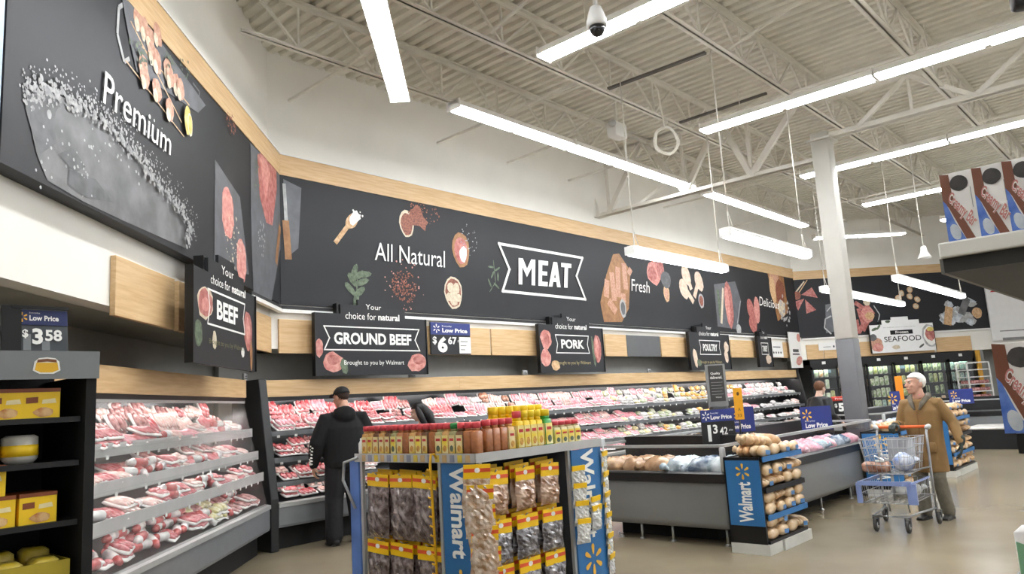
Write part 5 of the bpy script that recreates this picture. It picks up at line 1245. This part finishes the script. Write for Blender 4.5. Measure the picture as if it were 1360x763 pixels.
MB().rbox(-w*.42, w*.42, -.06, .06, -.14, -.0, .02).bar((0, 0, -.45), (0, 0, -.14), .03).build('base_box', black_m, t)
# far red and black price sign
a, b, c = atdepth(1106, 551, 14.5), atdepth(1124, 551, 14.5), atdepth(1112, 527, 14.5); w = (b-a).length+.12; h = c.z-a.z
t = thing('price_sign', 'black price sign with a red top reading $5, beside the column', 'price sign', 'B', ((a.x+b.x)/2+.06, a.y, a.z), 0)
MB().box(-w/2, w/2, -.006, .006, 0, h*.75).build('board', black_m, t); MB().rbox(-w/2, w/2, -.008, .006, h*.75, h, .01).build('red_header', M('header_red', '#c43a2c', .45), t); MB().tube([(0, .01, -.3), (0, .01, .05)], .01, 6).build('post', dgrey_m, t)
lettering(t, '$', -w*.36, h*.36, w*.14, h*.24, -.009, white_p, .02); lettering(t, '5', -w*.18, h*.14, w*.3, h*.48, -.009, white_p, .05); lettering(t, 'Price', -w*.3, h*.82, w*.5, h*.1, -.01, white_p, .01)

for i, (px, py) in enumerate(((838, 697), (826, 713))):
    p = px_z(px, py, 0.0)
    solid('paper_scrap', MB().rbox(-.05, .05, -.03, .03, 0, .008, .01).prism([(-.03, .006), (.03, .05), (.035, .045), (-.02, .004)], -.05, .05, 'x'), white_m, 'crumpled white paper scrap on the floor under the freezer end, %s from its back' % nth(i+1), 'litter', 'B', p, .4+i, 'paper scraps under the freezer')
# ------------------------------------------------------------------ shopping cart
wire = M('cart_wire', '#a3a5a8', .3, metal=.7, var=.03); cplas = M('cart_blue_grey', '#7d8fc0', .4, var=.03); tyre = M('cart_tyre', '#3a3836', .6)
ct = thing('shopping_cart', 'small two tier wire shopping cart with an orange handle, pushed by the old man', 'shopping cart', 'M', (9.12, 2.70, 0), -pi/2)
def wheel(x, y, nm='wheel'):
    o = MB()
    o.tube([(x-.016, y, .07), (x-.010, y, .07), (x+.010, y, .07), (x+.016, y, .07)], [.058, .068, .068, .058], 18).tube([(x-.02, y, .07), (x+.02, y, .07)], .03, 12, 1)
    w_ = o.build(nm, [tyre, lgrey_m], ct)
    MB().bar((x-.027, y, .07), (x-.027, y+.015, .15), .006, .04, up=(0,1,0)).bar((x+.027, y, .07), (x+.027, y+.015, .15), .006, .04, up=(0,1,0)).box(x-.03, x+.03, y-.005, y+.035, .147, .156).build('caster_fork', dgrey_m, w_)
for x, y in ((-.16, -.33), (.16, -.33), (-.27, .36), (.29, .36)): wheel(x, y)
f = MB()
f.tube([(.27, .38, .17), (.21, .05, .17), (.17, -.36, .17), (-.17, -.36, .17), (-.21, .05, .17), (-.27, .38, .17)], .013, 8)
for x in (-.27, .27):
    f.tube([(x, .38, .17), (x, .37, .5), (x*.98, .42, 1.0), (x*.98, .46, 1.05)], .014, 8)
f.tube([(-.1, .0, .17), (-.1, -.05, .3)], .01, 6).tube([(.1, .0, .17), (.1, -.05, .3)], .01, 6).tube([(0, -.12, .3), (0, -.12, .62)], .016, 8).tube([(-.27, .36, .32), (.27, .36, .32)], .01, 6)
f.tube([(-.27, .38, .62), (-.12, .0, .6), (0, -.12, .6), (.12, 0, .6), (.27, .38, .62)], .01, 6)
f.build('frame', wire, ct)
MB().tube([(-.28, .46, 1.06), (.28, .46, 1.06)], .018, 10).build('handle', orange_m, ct)
MB().limb([(.27, .45, 1.05), (.285, .46, 1.06)], [.028, .03]).limb([(-.27, .45, 1.05), (-.285, .46, 1.06)], [.028, .03]).build('handle_end', lgrey_m, ct)
def basket(nm, x0, x1, y0, y1, z0, z1, ins, step=.045):
    m = MB(); r = .0028
    def rect(z, k, rr): 
        a, b, c, d = x0+k, x1-k, y0+k, y1-k; m.tube([(a, c, z), (b, c, z), (b, d, z), (a, d, z), (a, c, z)], rr, 6)
    n = max(2, int((z1-z0)/.085))
    for i in range(n+1): rect(z0+(z1-z0)*i/n, ins*(1-i/n), .0055 if i in (0, n) else .0042)
    a, b, c, d = x0, x1, y0, y1
    u = x0+ins+.01
    while u < x1-ins:
        t_ = (u-(x0+ins))/((x1-x0)-2*ins); v = x0+t_*(x1-x0)
        m.tube([(v, c, z1), (u, c+ins, z0), (u, d-ins, z0), (v, d, z1)], r, 5); u += step
    u = y0+ins+.01
    while u < y1-ins:
        t_ = (u-(y0+ins))/((y1-y0)-2*ins); v = y0+t_*(y1-y0)
        m.tube([(a, v, z1), (a+ins, u, z0), (b-ins, u, z0), (b, v, z1)], r, 5); u += step
    return m.build(nm, wire, ct)
basket('upper_basket', -.25, .25, -.30, .36, .60, .97, .05)
b = basket('lower_basket', -.26, .26, -.42, .30, .31, .52, .02, .06)
MB().bar((-.27, -.43, .52), (.27, -.43, .52), .025, .045).bar((-.265, -.42, .31), (-.265, -.42, .52), .03, .05).bar((.265, -.42, .31), (.265, -.42, .52), .03, .09).bar((-.265, -.42, .52), (-.265, .28, .52), .02, .03).bar((.265, -.42, .52), (.265, .28, .52), .012, .02).build('blue_bumper', cplas, b)
MB().box(-.14, .14, .33, .345, .68, .95).build('seat_flap', M('flap_grey', '#9a9ca0', .5), ct)
solid('loaf_bag', MB().rbox(-.09, .09, -.14, .14, 0, .11, .03), pk_brown, 'brown loaf pack lying in the upper cart basket', 'food', 'M', (8.98, 2.84, .612), .1)
o = bpy.data.objects.new('printed_bag', frozen_me(M('bag_white_blue', '#dfe3ea', .25, scale=10, col2='#6f86bd', bump=.4), 77, (.12, .09, .1))); COL.objects.link(o); o.location = fw('M', 9.14, 2.60, .612); tag(o, 'white and blue printed bag standing in the upper cart basket', 'food')
solid('folded_paper', MB().box(-.08, .08, -.05, .05, 0, .012).prism([(-.05, .01), (.05, .06), (.05, .065), (-.05, .016)], -.08, .08, 'x'), white_m, 'folded white paper lying on the loaf in the cart', 'paper', 'M', (8.98, 2.8, .723), .3)
o = bpy.data.objects.new('grocery_bag', frozen_me(M('bag_grey_clear', '#a6a8a4', .3, scale=8, col2='#c9cac6', bump=.4), 78, (.17, .12, .09))); COL.objects.link(o); o.location = fw('M', 9.15, 2.62, .32); tag(o, 'grey grocery bag in the lower cart basket', 'bag')

# ------------------------------------------------------------------ people
skin_m = M('skin', '#c99b84', .5, scale=30, var=.06); skin2 = M('skin_pale', '#dcb8a4', .5, scale=30, var=.05)
def V(*a): return Vector(a)
def add_hand(mb, wrist, fd, nrm, curl=.5, mirror=1, k=1.0, thumb_in=.4):
    fd = fd.normalized(); nrm = (nrm - fd*nrm.dot(fd)).normalized(); sd = fd.cross(nrm)*mirror
    for i, o in enumerate((-1.5, -.5, .5, 1.5)):
        kn = wrist + fd*(.085-.004*abs(o+.3))*k + sd*o*.0195*k
        mb.limb([wrist + sd*o*.012*k, (wrist + kn)/2 + sd*o*.003*k, kn], [.017*k, .015*k, .0125*k], 8)
        ln = (.030, .036, .040, .036)[i]*k; p = kn; a = 0; pts = [kn]; rr = [.011*k]
        for j, L_ in enumerate((ln*1.15, ln*.8, ln*.65)):
            a += curl*(.9 if j == 0 else 1.1); p = p + (fd*cos(a) + nrm*sin(a))*L_; pts.append(p); rr.append((.0100, .0092, .008)[j]*k)
        mb.limb(pts, rr, 8)
    b = wrist + fd*.022*k + sd*.022*k
    mb.limb([b, b + (fd*.5 + sd*.75 + nrm*.35).normalized()*.036*k, b + (fd*.75 + sd*.7 + nrm*.6).normalized()*.068*k, b + (fd*.95 + sd*(.6-thumb_in*.4) + nrm*.8).normalized()*.09*k], [.017*k, .014*k, .012*k, .009*k], 8)
def add_head(mb, c, R, k=1.0):
    def E(p, r): mb.ell(c + R @ (Vector(p)*k), tuple(x*k for x in r), R, 0, 18, 12)
    E((0, .018, .032), (.076, .094, .084)); E((0, -.022, -.03), (.063, .073, .082)); E((0, -.062, -.092), (.03, .027, .024)); E((0, -.03, -.075), (.05, .055, .035))
    E((0, -.083, .036), (.048, .018, .014)); E((.036, -.072, -.022), (.022, .02, .02)); E((-.036, -.072, -.022), (.022, .02, .02))
    mb.limb([c + R @ Vector((0, -.094, .018))*k, c + R @ Vector((0, -.108, -.012))*k, c + R @ Vector((0, -.114, -.028))*k], [.009*k, .011*k, .0145*k], 10)
    E((0, -.092, -.056), (.022, .010, .006)); E((0, -.089, -.068), (.02, .011, .006))
    for s in (-1, 1): E((s*.078, .012, -.008), (.012, .021, .033))
    mb.limb([c + R @ Vector((0, .02, -.06))*k, c + R @ Vector((0, .028, -.15))*k], [.055*k, .06*k], 14)
def remesh(o, vox, it=4):
    m = o.modifiers.new('surface', 'REMESH'); m.mode = 'VOXEL'; m.voxel_size = vox; m.use_smooth_shade = True
    s = o.modifiers.new('smooth', 'SMOOTH'); s.iterations = it; s.factor = .5
def rings(mb, spec, n=24, sup=2.3, lean=0.0):
    rs = []
    for (cx, cy, z, rx, ry) in spec:
        rs.append([(cx + rx*abs(cos(a))**(2/sup)*(1 if cos(a) > 0 else -1), cy + ry*abs(sin(a))**(2/sup)*(1 if sin(a) > 0 else -1), z) for a in (2*pi*k/n for k in range(n))])
    mb.loft_rings(rs, 0)
def face_bits(o, c, R, k, eye='#3a2c22', brow='#8a8078', lip='#a86a5c'):
    for s in (-1, 1): MB().ell(c + R @ V(s*.031, -.087, .008)*k, (.013*k, .008*k, .007*k), R, 0, 10, 7).ell(c + R @ V(s*.031, -.093, .008)*k, (.0055*k, .004*k, .0058*k), R, 1, 8, 5).build('eye', [M('eye_white', '#d9d2c8', .3), M('eye_iris'+eye, eye, .3)], o)
    for s in (-1, 1): MB().limb([c + R @ V(s*.014, -.101, .026)*k, c + R @ V(s*.032, -.098, .032)*k, c + R @ V(s*.05, -.084, .026)*k], [.004*k, .005*k, .003*k], 6).build('eyebrow', M('brow'+brow, brow, .8), o)
    MB().limb([c + R @ V(-.02, -.095, -.062)*k, c + R @ V(0, -.102, -.06)*k, c + R @ V(.02, -.095, -.062)*k], [.003*k, .0055*k, .003*k], 6).build('lips', M('lips'+lip, lip, .5), o)
def hair_cap(o, c, R, k, mat, grow=1.09, front=-.035, top=.055, nape=-.05, extra=None, name='hair'):
    mb = MB(); n = 28; nv = 16; vs = []; fs = []; rd = random.Random(2)
    for i in range(nv+1):
        a = -pi/2 + pi*i/nv
        for j in range(n):
            b = 2*pi*j/n; g = grow + rd.uniform(-.012, .012)
            vs.append(V(.078*g*cos(a)*cos(b), .018+.097*g*cos(a)*sin(b), .030+.088*g*sin(a)))
    for i in range(nv):
        for j in range(n):
            q = [i*n+j, i*n+(j+1) % n, (i+1)*n+(j+1) % n, (i+1)*n+j]; m = sum((vs[x] for x in q), V(0,0,0))/4
            lim = top if m.y < front else (top-(m.y-front)/(.07-front)*(top-nape) if m.y < .07 else nape)
            if m.z > lim: fs.append(q)
    mb.add([c + R @ (v*k) for v in vs], fs, 0, True)
    if extra: extra(mb)
    h = mb.build(name, mat, o); s = h.modifiers.new('thick', 'SOLIDIFY'); s.thickness = .014*k; s.offset = -1
    return h
def person(label, at, rz, H, head, arms, legs, skin, hands, handcurl=(.45, .45), vox=.009, torso_lean=0.0, hs=1.0):
    """at: world point of the feet; joints are given for a 1.75 m figure facing local -y"""
    k = H/1.75; mb = MB(); (hc, hR) = head; hc = hc*k
    add_head(mb, hc, hR, k*hs)
    ch = V(0, torso_lean, 1.44)*k
    mb.limb([hc + hR @ V(0, .03, -.11)*k, ch + V(0, .01, .02)*k, ch+V(0, .0, -.06)*k], [.056*k, .07*k, .08*k], 14)
    rings(mb, [(0, torso_lean*(z-.9)/.5*k, z*k, rx*k, ry*k) for z, rx, ry in ((.86, .13, .09), (.95, .16, .105), (1.1, .14, .095), (1.28, .165, .11), (1.4, .16, .095), (1.46, .08, .06))])
    for s, (sh, el, wr) in zip((1, -1), arms): mb.limb([sh*k, (sh+el)/2*k, el*k, (el+wr)/2*k, wr*k], [.055*k, .05*k, .042*k, .038*k, .028*k], 12)
    for s, (hp, kn, an) in zip((1, -1), legs): mb.limb([hp*k, (hp+kn)/2*k, kn*k, (kn*.6+an*.4)*k, an*k], [.085*k, .075*k, .055*k, .052*k, .036*k], 12)
    for i, s in enumerate((1, -1)):
        if hands[i]: add_hand(mb, arms[i][2]*k, hands[i][0], hands[i][1], handcurl[i], s if len(hands[i]) < 3 else hands[i][2], k)
    o = mb.build('person', skin); o.location = at; o.rotation_euler = (0, 0, rz); remesh(o, vox)
    tag(o, label, 'person'); return o, k
def clothes_top(o, k, name, mat, torso, arms, sl, collar=None, vox=.012, extra=None, it=5):
    mb = MB(); rings(mb, [(a*k, b*k, z*k, rx*k, ry*k) for (a, b, z, rx, ry) in torso])
    for i, (sh, el, wr) in enumerate(arms):
        w2 = wr + (el-wr).normalized()*.015
        mb.limb([V(sh.x*.55, sh.y, sh.z+.005)*k, sh*k, (sh+el)/2*k, el*k, (el+w2)/2*k, w2*k], [x*k for x in sl], 14)
    if extra: extra(mb)
    c = mb.build(name, mat, o); remesh(c, vox, it); return c
def trousers(o, k, mat, legs, rr=(.115, .105, .085, .08, .078), vox=.012, z0=.93):
    mb = MB(); rings(mb, [(0, 0, z*k, rx*k, ry*k) for z, rx, ry in ((.8, .15, .11), (.88, .175, .125), (z0+.06, .16, .115))])
    for hp, kn, an in legs: mb.limb([hp*k, (hp+kn)/2*k, kn*k, (kn+an)/2*k, (an*.96+kn*.04-V(0,0,.02))*k], [x*k for x in rr], 14)
    c = mb.build('trousers', mat, o); remesh(c, vox, 5); return c
def shoes(o, k, mat, legs, dirs):
    for (hp, kn, an), d in zip(legs, dirs):
        d = Vector((d[0], d[1], 0)).normalized(); a = Vector((an.x, an.y, 0))*k; R = Matrix.Rotation(atan2(d.x, -d.y), 3, 'Z')
        mb = MB()
        prof = [(-.085, .03, .07), (-.06, .042, .09), (0, .044, .085), (.07, .05, .06), (.13, .05, .045), (.17, .036, .032)]
        rs = []
        for (t_, hw, h) in prof: rs.append([a + R @ (V(hw*cos(q), -t_, max(.0, h/2+.0+h/2*sin(q)*1.0))*k) for q in (2*pi*j/14 for j in range(14))])
        mb.loft_rings(rs, 0); s = mb.build('shoe', mat, o)
        so = MB(); rs = []
        for (t_, hw, h) in prof: rs.append([a + R @ (V(hw*1.05*x, -t_, z)*k) for x, z in ((-1, 0), (1, 0), (1, .022), (-1, .022))])
        so.loft_rings(rs, 0, False); so.build('sole', M('sole_grey', '#3a3936', .7), s)
def hR(yaw=0, pitch=0, roll=0): return (Euler((0, 0, yaw)).to_matrix() @ Euler((pitch, 0, 0)).to_matrix() @ Euler((0, roll, 0)).to_matrix())

# --- old man with the cart
oat = fw('M', 9.82, 2.52, 0); oat.z = 0; orz = -pi/4 - .12
armsO = ((V(.185, .0, 1.385), V(.31, .06, 1.14), V(.40, -.03, .91)), (V(-.185, -.01, 1.385), V(-.265, -.03, 1.12), V(-.22, -.30, 1.145)))
legsO = ((V(.09, 0, .90), V(.10, -.05, .50), V(.12, .07, .09)), (V(-.09, 0, .90), V(-.10, -.06, .50), V(-.10, -.05, .09)))
headO = (V(-.015, -.06, 1.63), hR(-.55, -.06, 0))
o, k = person('old man with short white hair in a tan coat pushing the shopping cart', oat, orz, 1.66, headO, armsO, legsO, M('skin_ruddy', '#cf9f8a', .5, scale=30, var=.06), (None, None), hs=1.13)
face_bits(o, headO[0]*k, headO[1], k*1.13, '#4a4f55', '#d9d6d0')
hair_cap(o, headO[0]*k, headO[1], k*1.13, M('white_hair', '#e6e4e0', .8, scale=60, var=.06, bump=.3), 1.08, -.03, .062, -.055)
coat_m = M('tan_coat', '#8a6b40', .75, scale=7, var=.08, bump=.15)
def hem(mb): 
    mb.ell(V(0, -.01, 1.41)*k, (.17*k, .11*k, .06*k))
co = clothes_top(o, k, 'coat', coat_m, ((0, 0, .56, .215, .16), (0, 0, .7, .21, .16), (0, .0, .95, .20, .155), (0, .0, 1.15, .205, .155), (0, 0, 1.3, .21, .15), (0, 0, 1.39, .17, .115), (0, .01, 1.465, .09, .085)), armsO, (.07, .078, .072, .066, .06, .052), extra=hem)
cl = MB()
for s in (-1, 1): cl.limb([V(0, .075, 1.475)*k, V(s*.085, .04, 1.485)*k, V(s*.10, -.05, 1.455)*k, V(s*.06, -.13, 1.39)*k, V(s*.03, -.155, 1.32)*k], [.032*k, .036*k, .036*k, .03*k, .014*k], 10)
c_ = cl.build('collar', M('collar_grey', '#6e675a', .8, scale=20, var=.08), co); remesh(c_, .01, 3)
MB().bar(V(0, -.161, .6)*k, V(0, -.155, 1.3)*k, .02*k, .006*k, up=(0, 1, 0)).build('placket', M('coat_dark_seam', '#7a5a32', .8), co)
for s in (-1, 1): MB().rbox((s*.11-.055)*k, (s*.11+.055)*k, -.166*k, -.145*k, .80*k, .92*k, .01).build('pocket_flap', coat_m, co)
mb = MB(); rings(mb, [(0, -.05*k, 1.44*k, .055*k, .05*k), (0, -.055*k, 1.5*k, .052*k, .05*k)]); mb.build('shirt_neck', M('pink_shirt', '#d98a8c', .7), o)
trousers(o, k, M('grey_trousers', '#6f6b5e', .8, scale=25, var=.12), legsO)
shoes(o, k, M('dark_shoe', '#2b2927', .5), legsO, ((0, -1), (-.1, -1)))
glove_m = M('dark_green_glove', '#26302b', .7, scale=20, var=.15)
gm = MB(); add_hand(gm, armsO[0][2]*k, V(.05, -.25, -1), V(-1, -.3, 0), .35, 1, k*1.12); gm.limb([armsO[0][2]*k + V(0, .02, .05), armsO[0][2]*k], [.045, .04], 12); g_ = gm.build('glove', glove_m, o); remesh(g_, .007, 2)
gm = MB(); add_hand(gm, armsO[1][2]*k + V(0, 0, .0), V(.05, -1, -.1), V(0, -.1, -1), .75, 1, k*1.12); gm.limb([armsO[1][2]*k + V(0, .06, .0), armsO[1][2]*k], [.045, .04], 12); g_ = gm.build('glove', glove_m, o); remesh(g_, .007, 2)

# --- man in black at the meat case, seen from behind
bat = Vector((-1.76, 9.80, 0)); brz = radians(-158)
armsB = ((V(.20, .02, 1.385), V(.315, .05, 1.12), V(.335, -.06, .88)), (V(-.20, .0, 1.385), V(-.32, -.02, 1.13), V(-.20, -.26, 1.08)))
legsB = ((V(.09, 0, .90), V(.12, -.02, .50), V(.14, .03, .09)), (V(-.09, 0, .90), V(-.12, -.02, .50), V(-.15, .02, .09)))
headB = (V(.01, -.055, 1.625), hR(.55, .25, 0))
o, k = person('man in a black hooded sweatshirt and cap standing at the meat case, seen from behind', bat, brz, 1.94, headB, armsB, legsB, skin_m, ((V(.0, -.2, -1), V(-1, -.1, 0)), (V(.3, -1, .1), V(.2, -.2, -1))), (.4, .5))
face_bits(o, headB[0]*k, headB[1], k, '#3a2c22', '#3a2d25')
hair_cap(o, headB[0]*k, headB[1], k, M('dark_short_hair', '#3a2a22', .8, scale=60, var=.1), 1.03, -.02, .05, -.045)
capm = M('cap_black', '#17171a', .7, scale=20, var=.1)
def visor(mb):
    R = headB[1]; c = headB[0]*k
    vs = []; 
    for z in (.058, .064):
        for i in range(11):
            a = pi*i/10; vs.append(c + R @ V(.078*cos(a), -.07-.085*sin(a), z-.02*sin(a))*k)
    mb.add(vs, [tuple(range(11)), tuple(reversed(range(11, 22)))] + [(i, i+11, i+12, i+1) for i in range(10)])
hair_cap(o, headB[0]*k, headB[1], k, capm, 1.12, -.1, .05, .035, visor, 'cap')
hood_m = M('black_fleece', '#131315', .9, scale=30, var=.15)
def hood(mb):
    mb.ell(V(0, .10, 1.43)*k, (.13*k, .075*k, .10*k)); mb.ell(V(0, .05, 1.475)*k, (.12*k, .095*k, .05*k)); mb.ell(V(0, 0, 1.385)*k, (.2*k, .115*k, .07*k))
ho = clothes_top(o, k, 'hooded_sweatshirt', hood_m, ((0, 0, .84, .205, .155), (0, .0, .90, .23, .17), (0, .0, 1.1, .24, .17), (0, 0, 1.28, .235, .165), (0, 0, 1.37, .2, .13), (0, .01, 1.46, .11, .09)), armsB, (.075, .092, .09, .084, .078, .056), extra=hood)
sp_ = MB(); a, b = armsB[0][1]*k, armsB[0][2]*k
for i in range(6):
    p = a + (b-a)*(.08+.15*i); sp_.ell(p + V(.066-.003*i, .02, 0)*k, (.012, .03, .016)).ell(p + V(.045, .052, -.02)*k, (.024, .010, .012))
sp_.build('white_sleeve_print', white_p, ho)
trousers(o, k, M('black_jeans', '#17171b', .85, scale=25, var=.15), legsB, (.13, .122, .104, .098, .1))
shoes(o, k, M('black_shoe', '#1c1b1a', .6), legsB, ((.2, -1), (-.2, -1)))

# --- woman with black hair beyond the bottles
wat = fw('M', 6.62, 7.72, 0)
armsW = ((V(.18, 0, 1.38), V(.24, -.05, 1.12), V(.16, -.28, 1.05)), (V(-.18, 0, 1.38), V(-.24, -.05, 1.12), V(-.16, -.28, 1.05)))
legsW = ((V(.08, 0, .90), V(.09, -.02, .50), V(.09, .03, .09)), (V(-.08, 0, .90), V(-.09, -.02, .50), V(-.09, .02, .09)))
headW = (V(0, -.06, 1.61), hR(0, .35, 0))
o, k = person('woman with long black hair looking down behind the row of spice bottles', wat, radians(-100), 1.70, headW, armsW, legsW, skin2, ((V(0, -1, -.2), V(0, -.2, -1)), (V(0, -1, -.2), V(0, -.2, -1))))
face_bits(o, headW[0]*k, headW[1], k, '#2a1f1a', '#1f1815')
bh = M('black_hair', '#141214', .5, scale=50, var=.2)
def longhair(mb):
    R = headW[1]; c = headW[0]*k
    mb.limb([c + R @ V(0, .08, .0)*k, c + R @ V(0, .115, -.1)*k, c + R @ V(0, .12, -.22)*k + V(0, .0, -.0)], [.07*k, .075*k, .05*k], 14)
    for s in (-1, 1): mb.limb([c + R @ V(s*.062, .02, .03)*k, c + R @ V(s*.07, .03, -.07)*k, c + R @ V(s*.065, .04, -.2)*k], [.04*k, .05*k, .04*k], 10)
hair_cap(o, headW[0]*k, headW[1], k, bh, 1.1, -.03, .06, -.07, longhair)
clothes_top(o, k, 'jacket', M('dark_jacket', '#1e1f23', .85, scale=20, var=.12), ((0, 0, .86, .18, .135), (0, 0, 1.05, .17, .13), (0, 0, 1.26, .19, .135), (0, 0, 1.37, .18, .11), (0, .01, 1.45, .09, .08)), armsW, (.075, .075, .068, .06, .055, .046))
trousers(o, k, M('dark_trousers', '#22242a', .85), legsW); shoes(o, k, M('black_shoe', '#1c1b1a'), legsW, ((0, -1), (0, -1)))

# --- far shopper in a dark jacket
fat = fw('M', 13.35, 5.02, 0)
armsF = ((V(.18, 0, 1.38), V(.26, .02, 1.12), V(.22, -.18, .98)), (V(-.18, 0, 1.38), V(-.25, .03, 1.13), V(-.2, -.2, 1.0)))
headF = (V(0, -.05, 1.61), hR(0, .15, 0))
o, k = person('far shopper with brown hair in a dark jacket beside the white column', fat, radians(112), 1.68, headF, armsF, legsW, skin2, ((V(0, -1, -.3), V(0, -.3, -1)), (V(0, -1, -.3), V(0, -.3, -1))))
face_bits(o, headF[0]*k, headF[1], k, '#3a2c22', '#5a4030')
hair_cap(o, headF[0]*k, headF[1], k, M('brown_hair', '#6e4a32', .7, scale=50, var=.2), 1.14, -.035, .055, -.095)
jk = clothes_top(o, k, 'jacket', M('black_leather', '#26282a', .45, scale=12, var=.2, bump=.3), ((0, 0, .80, .2, .15), (0, 0, 1.05, .19, .145), (0, 0, 1.26, .21, .145), (0, 0, 1.37, .20, .12), (0, .01, 1.46, .10, .09)), armsF, (.085, .085, .078, .07, .064, .055))
trousers(o, k, M('dark_trousers', '#22242a', .85), legsW); shoes(o, k, M('black_shoe', '#1c1b1a'), legsW, ((0, -1), (0, -1)))
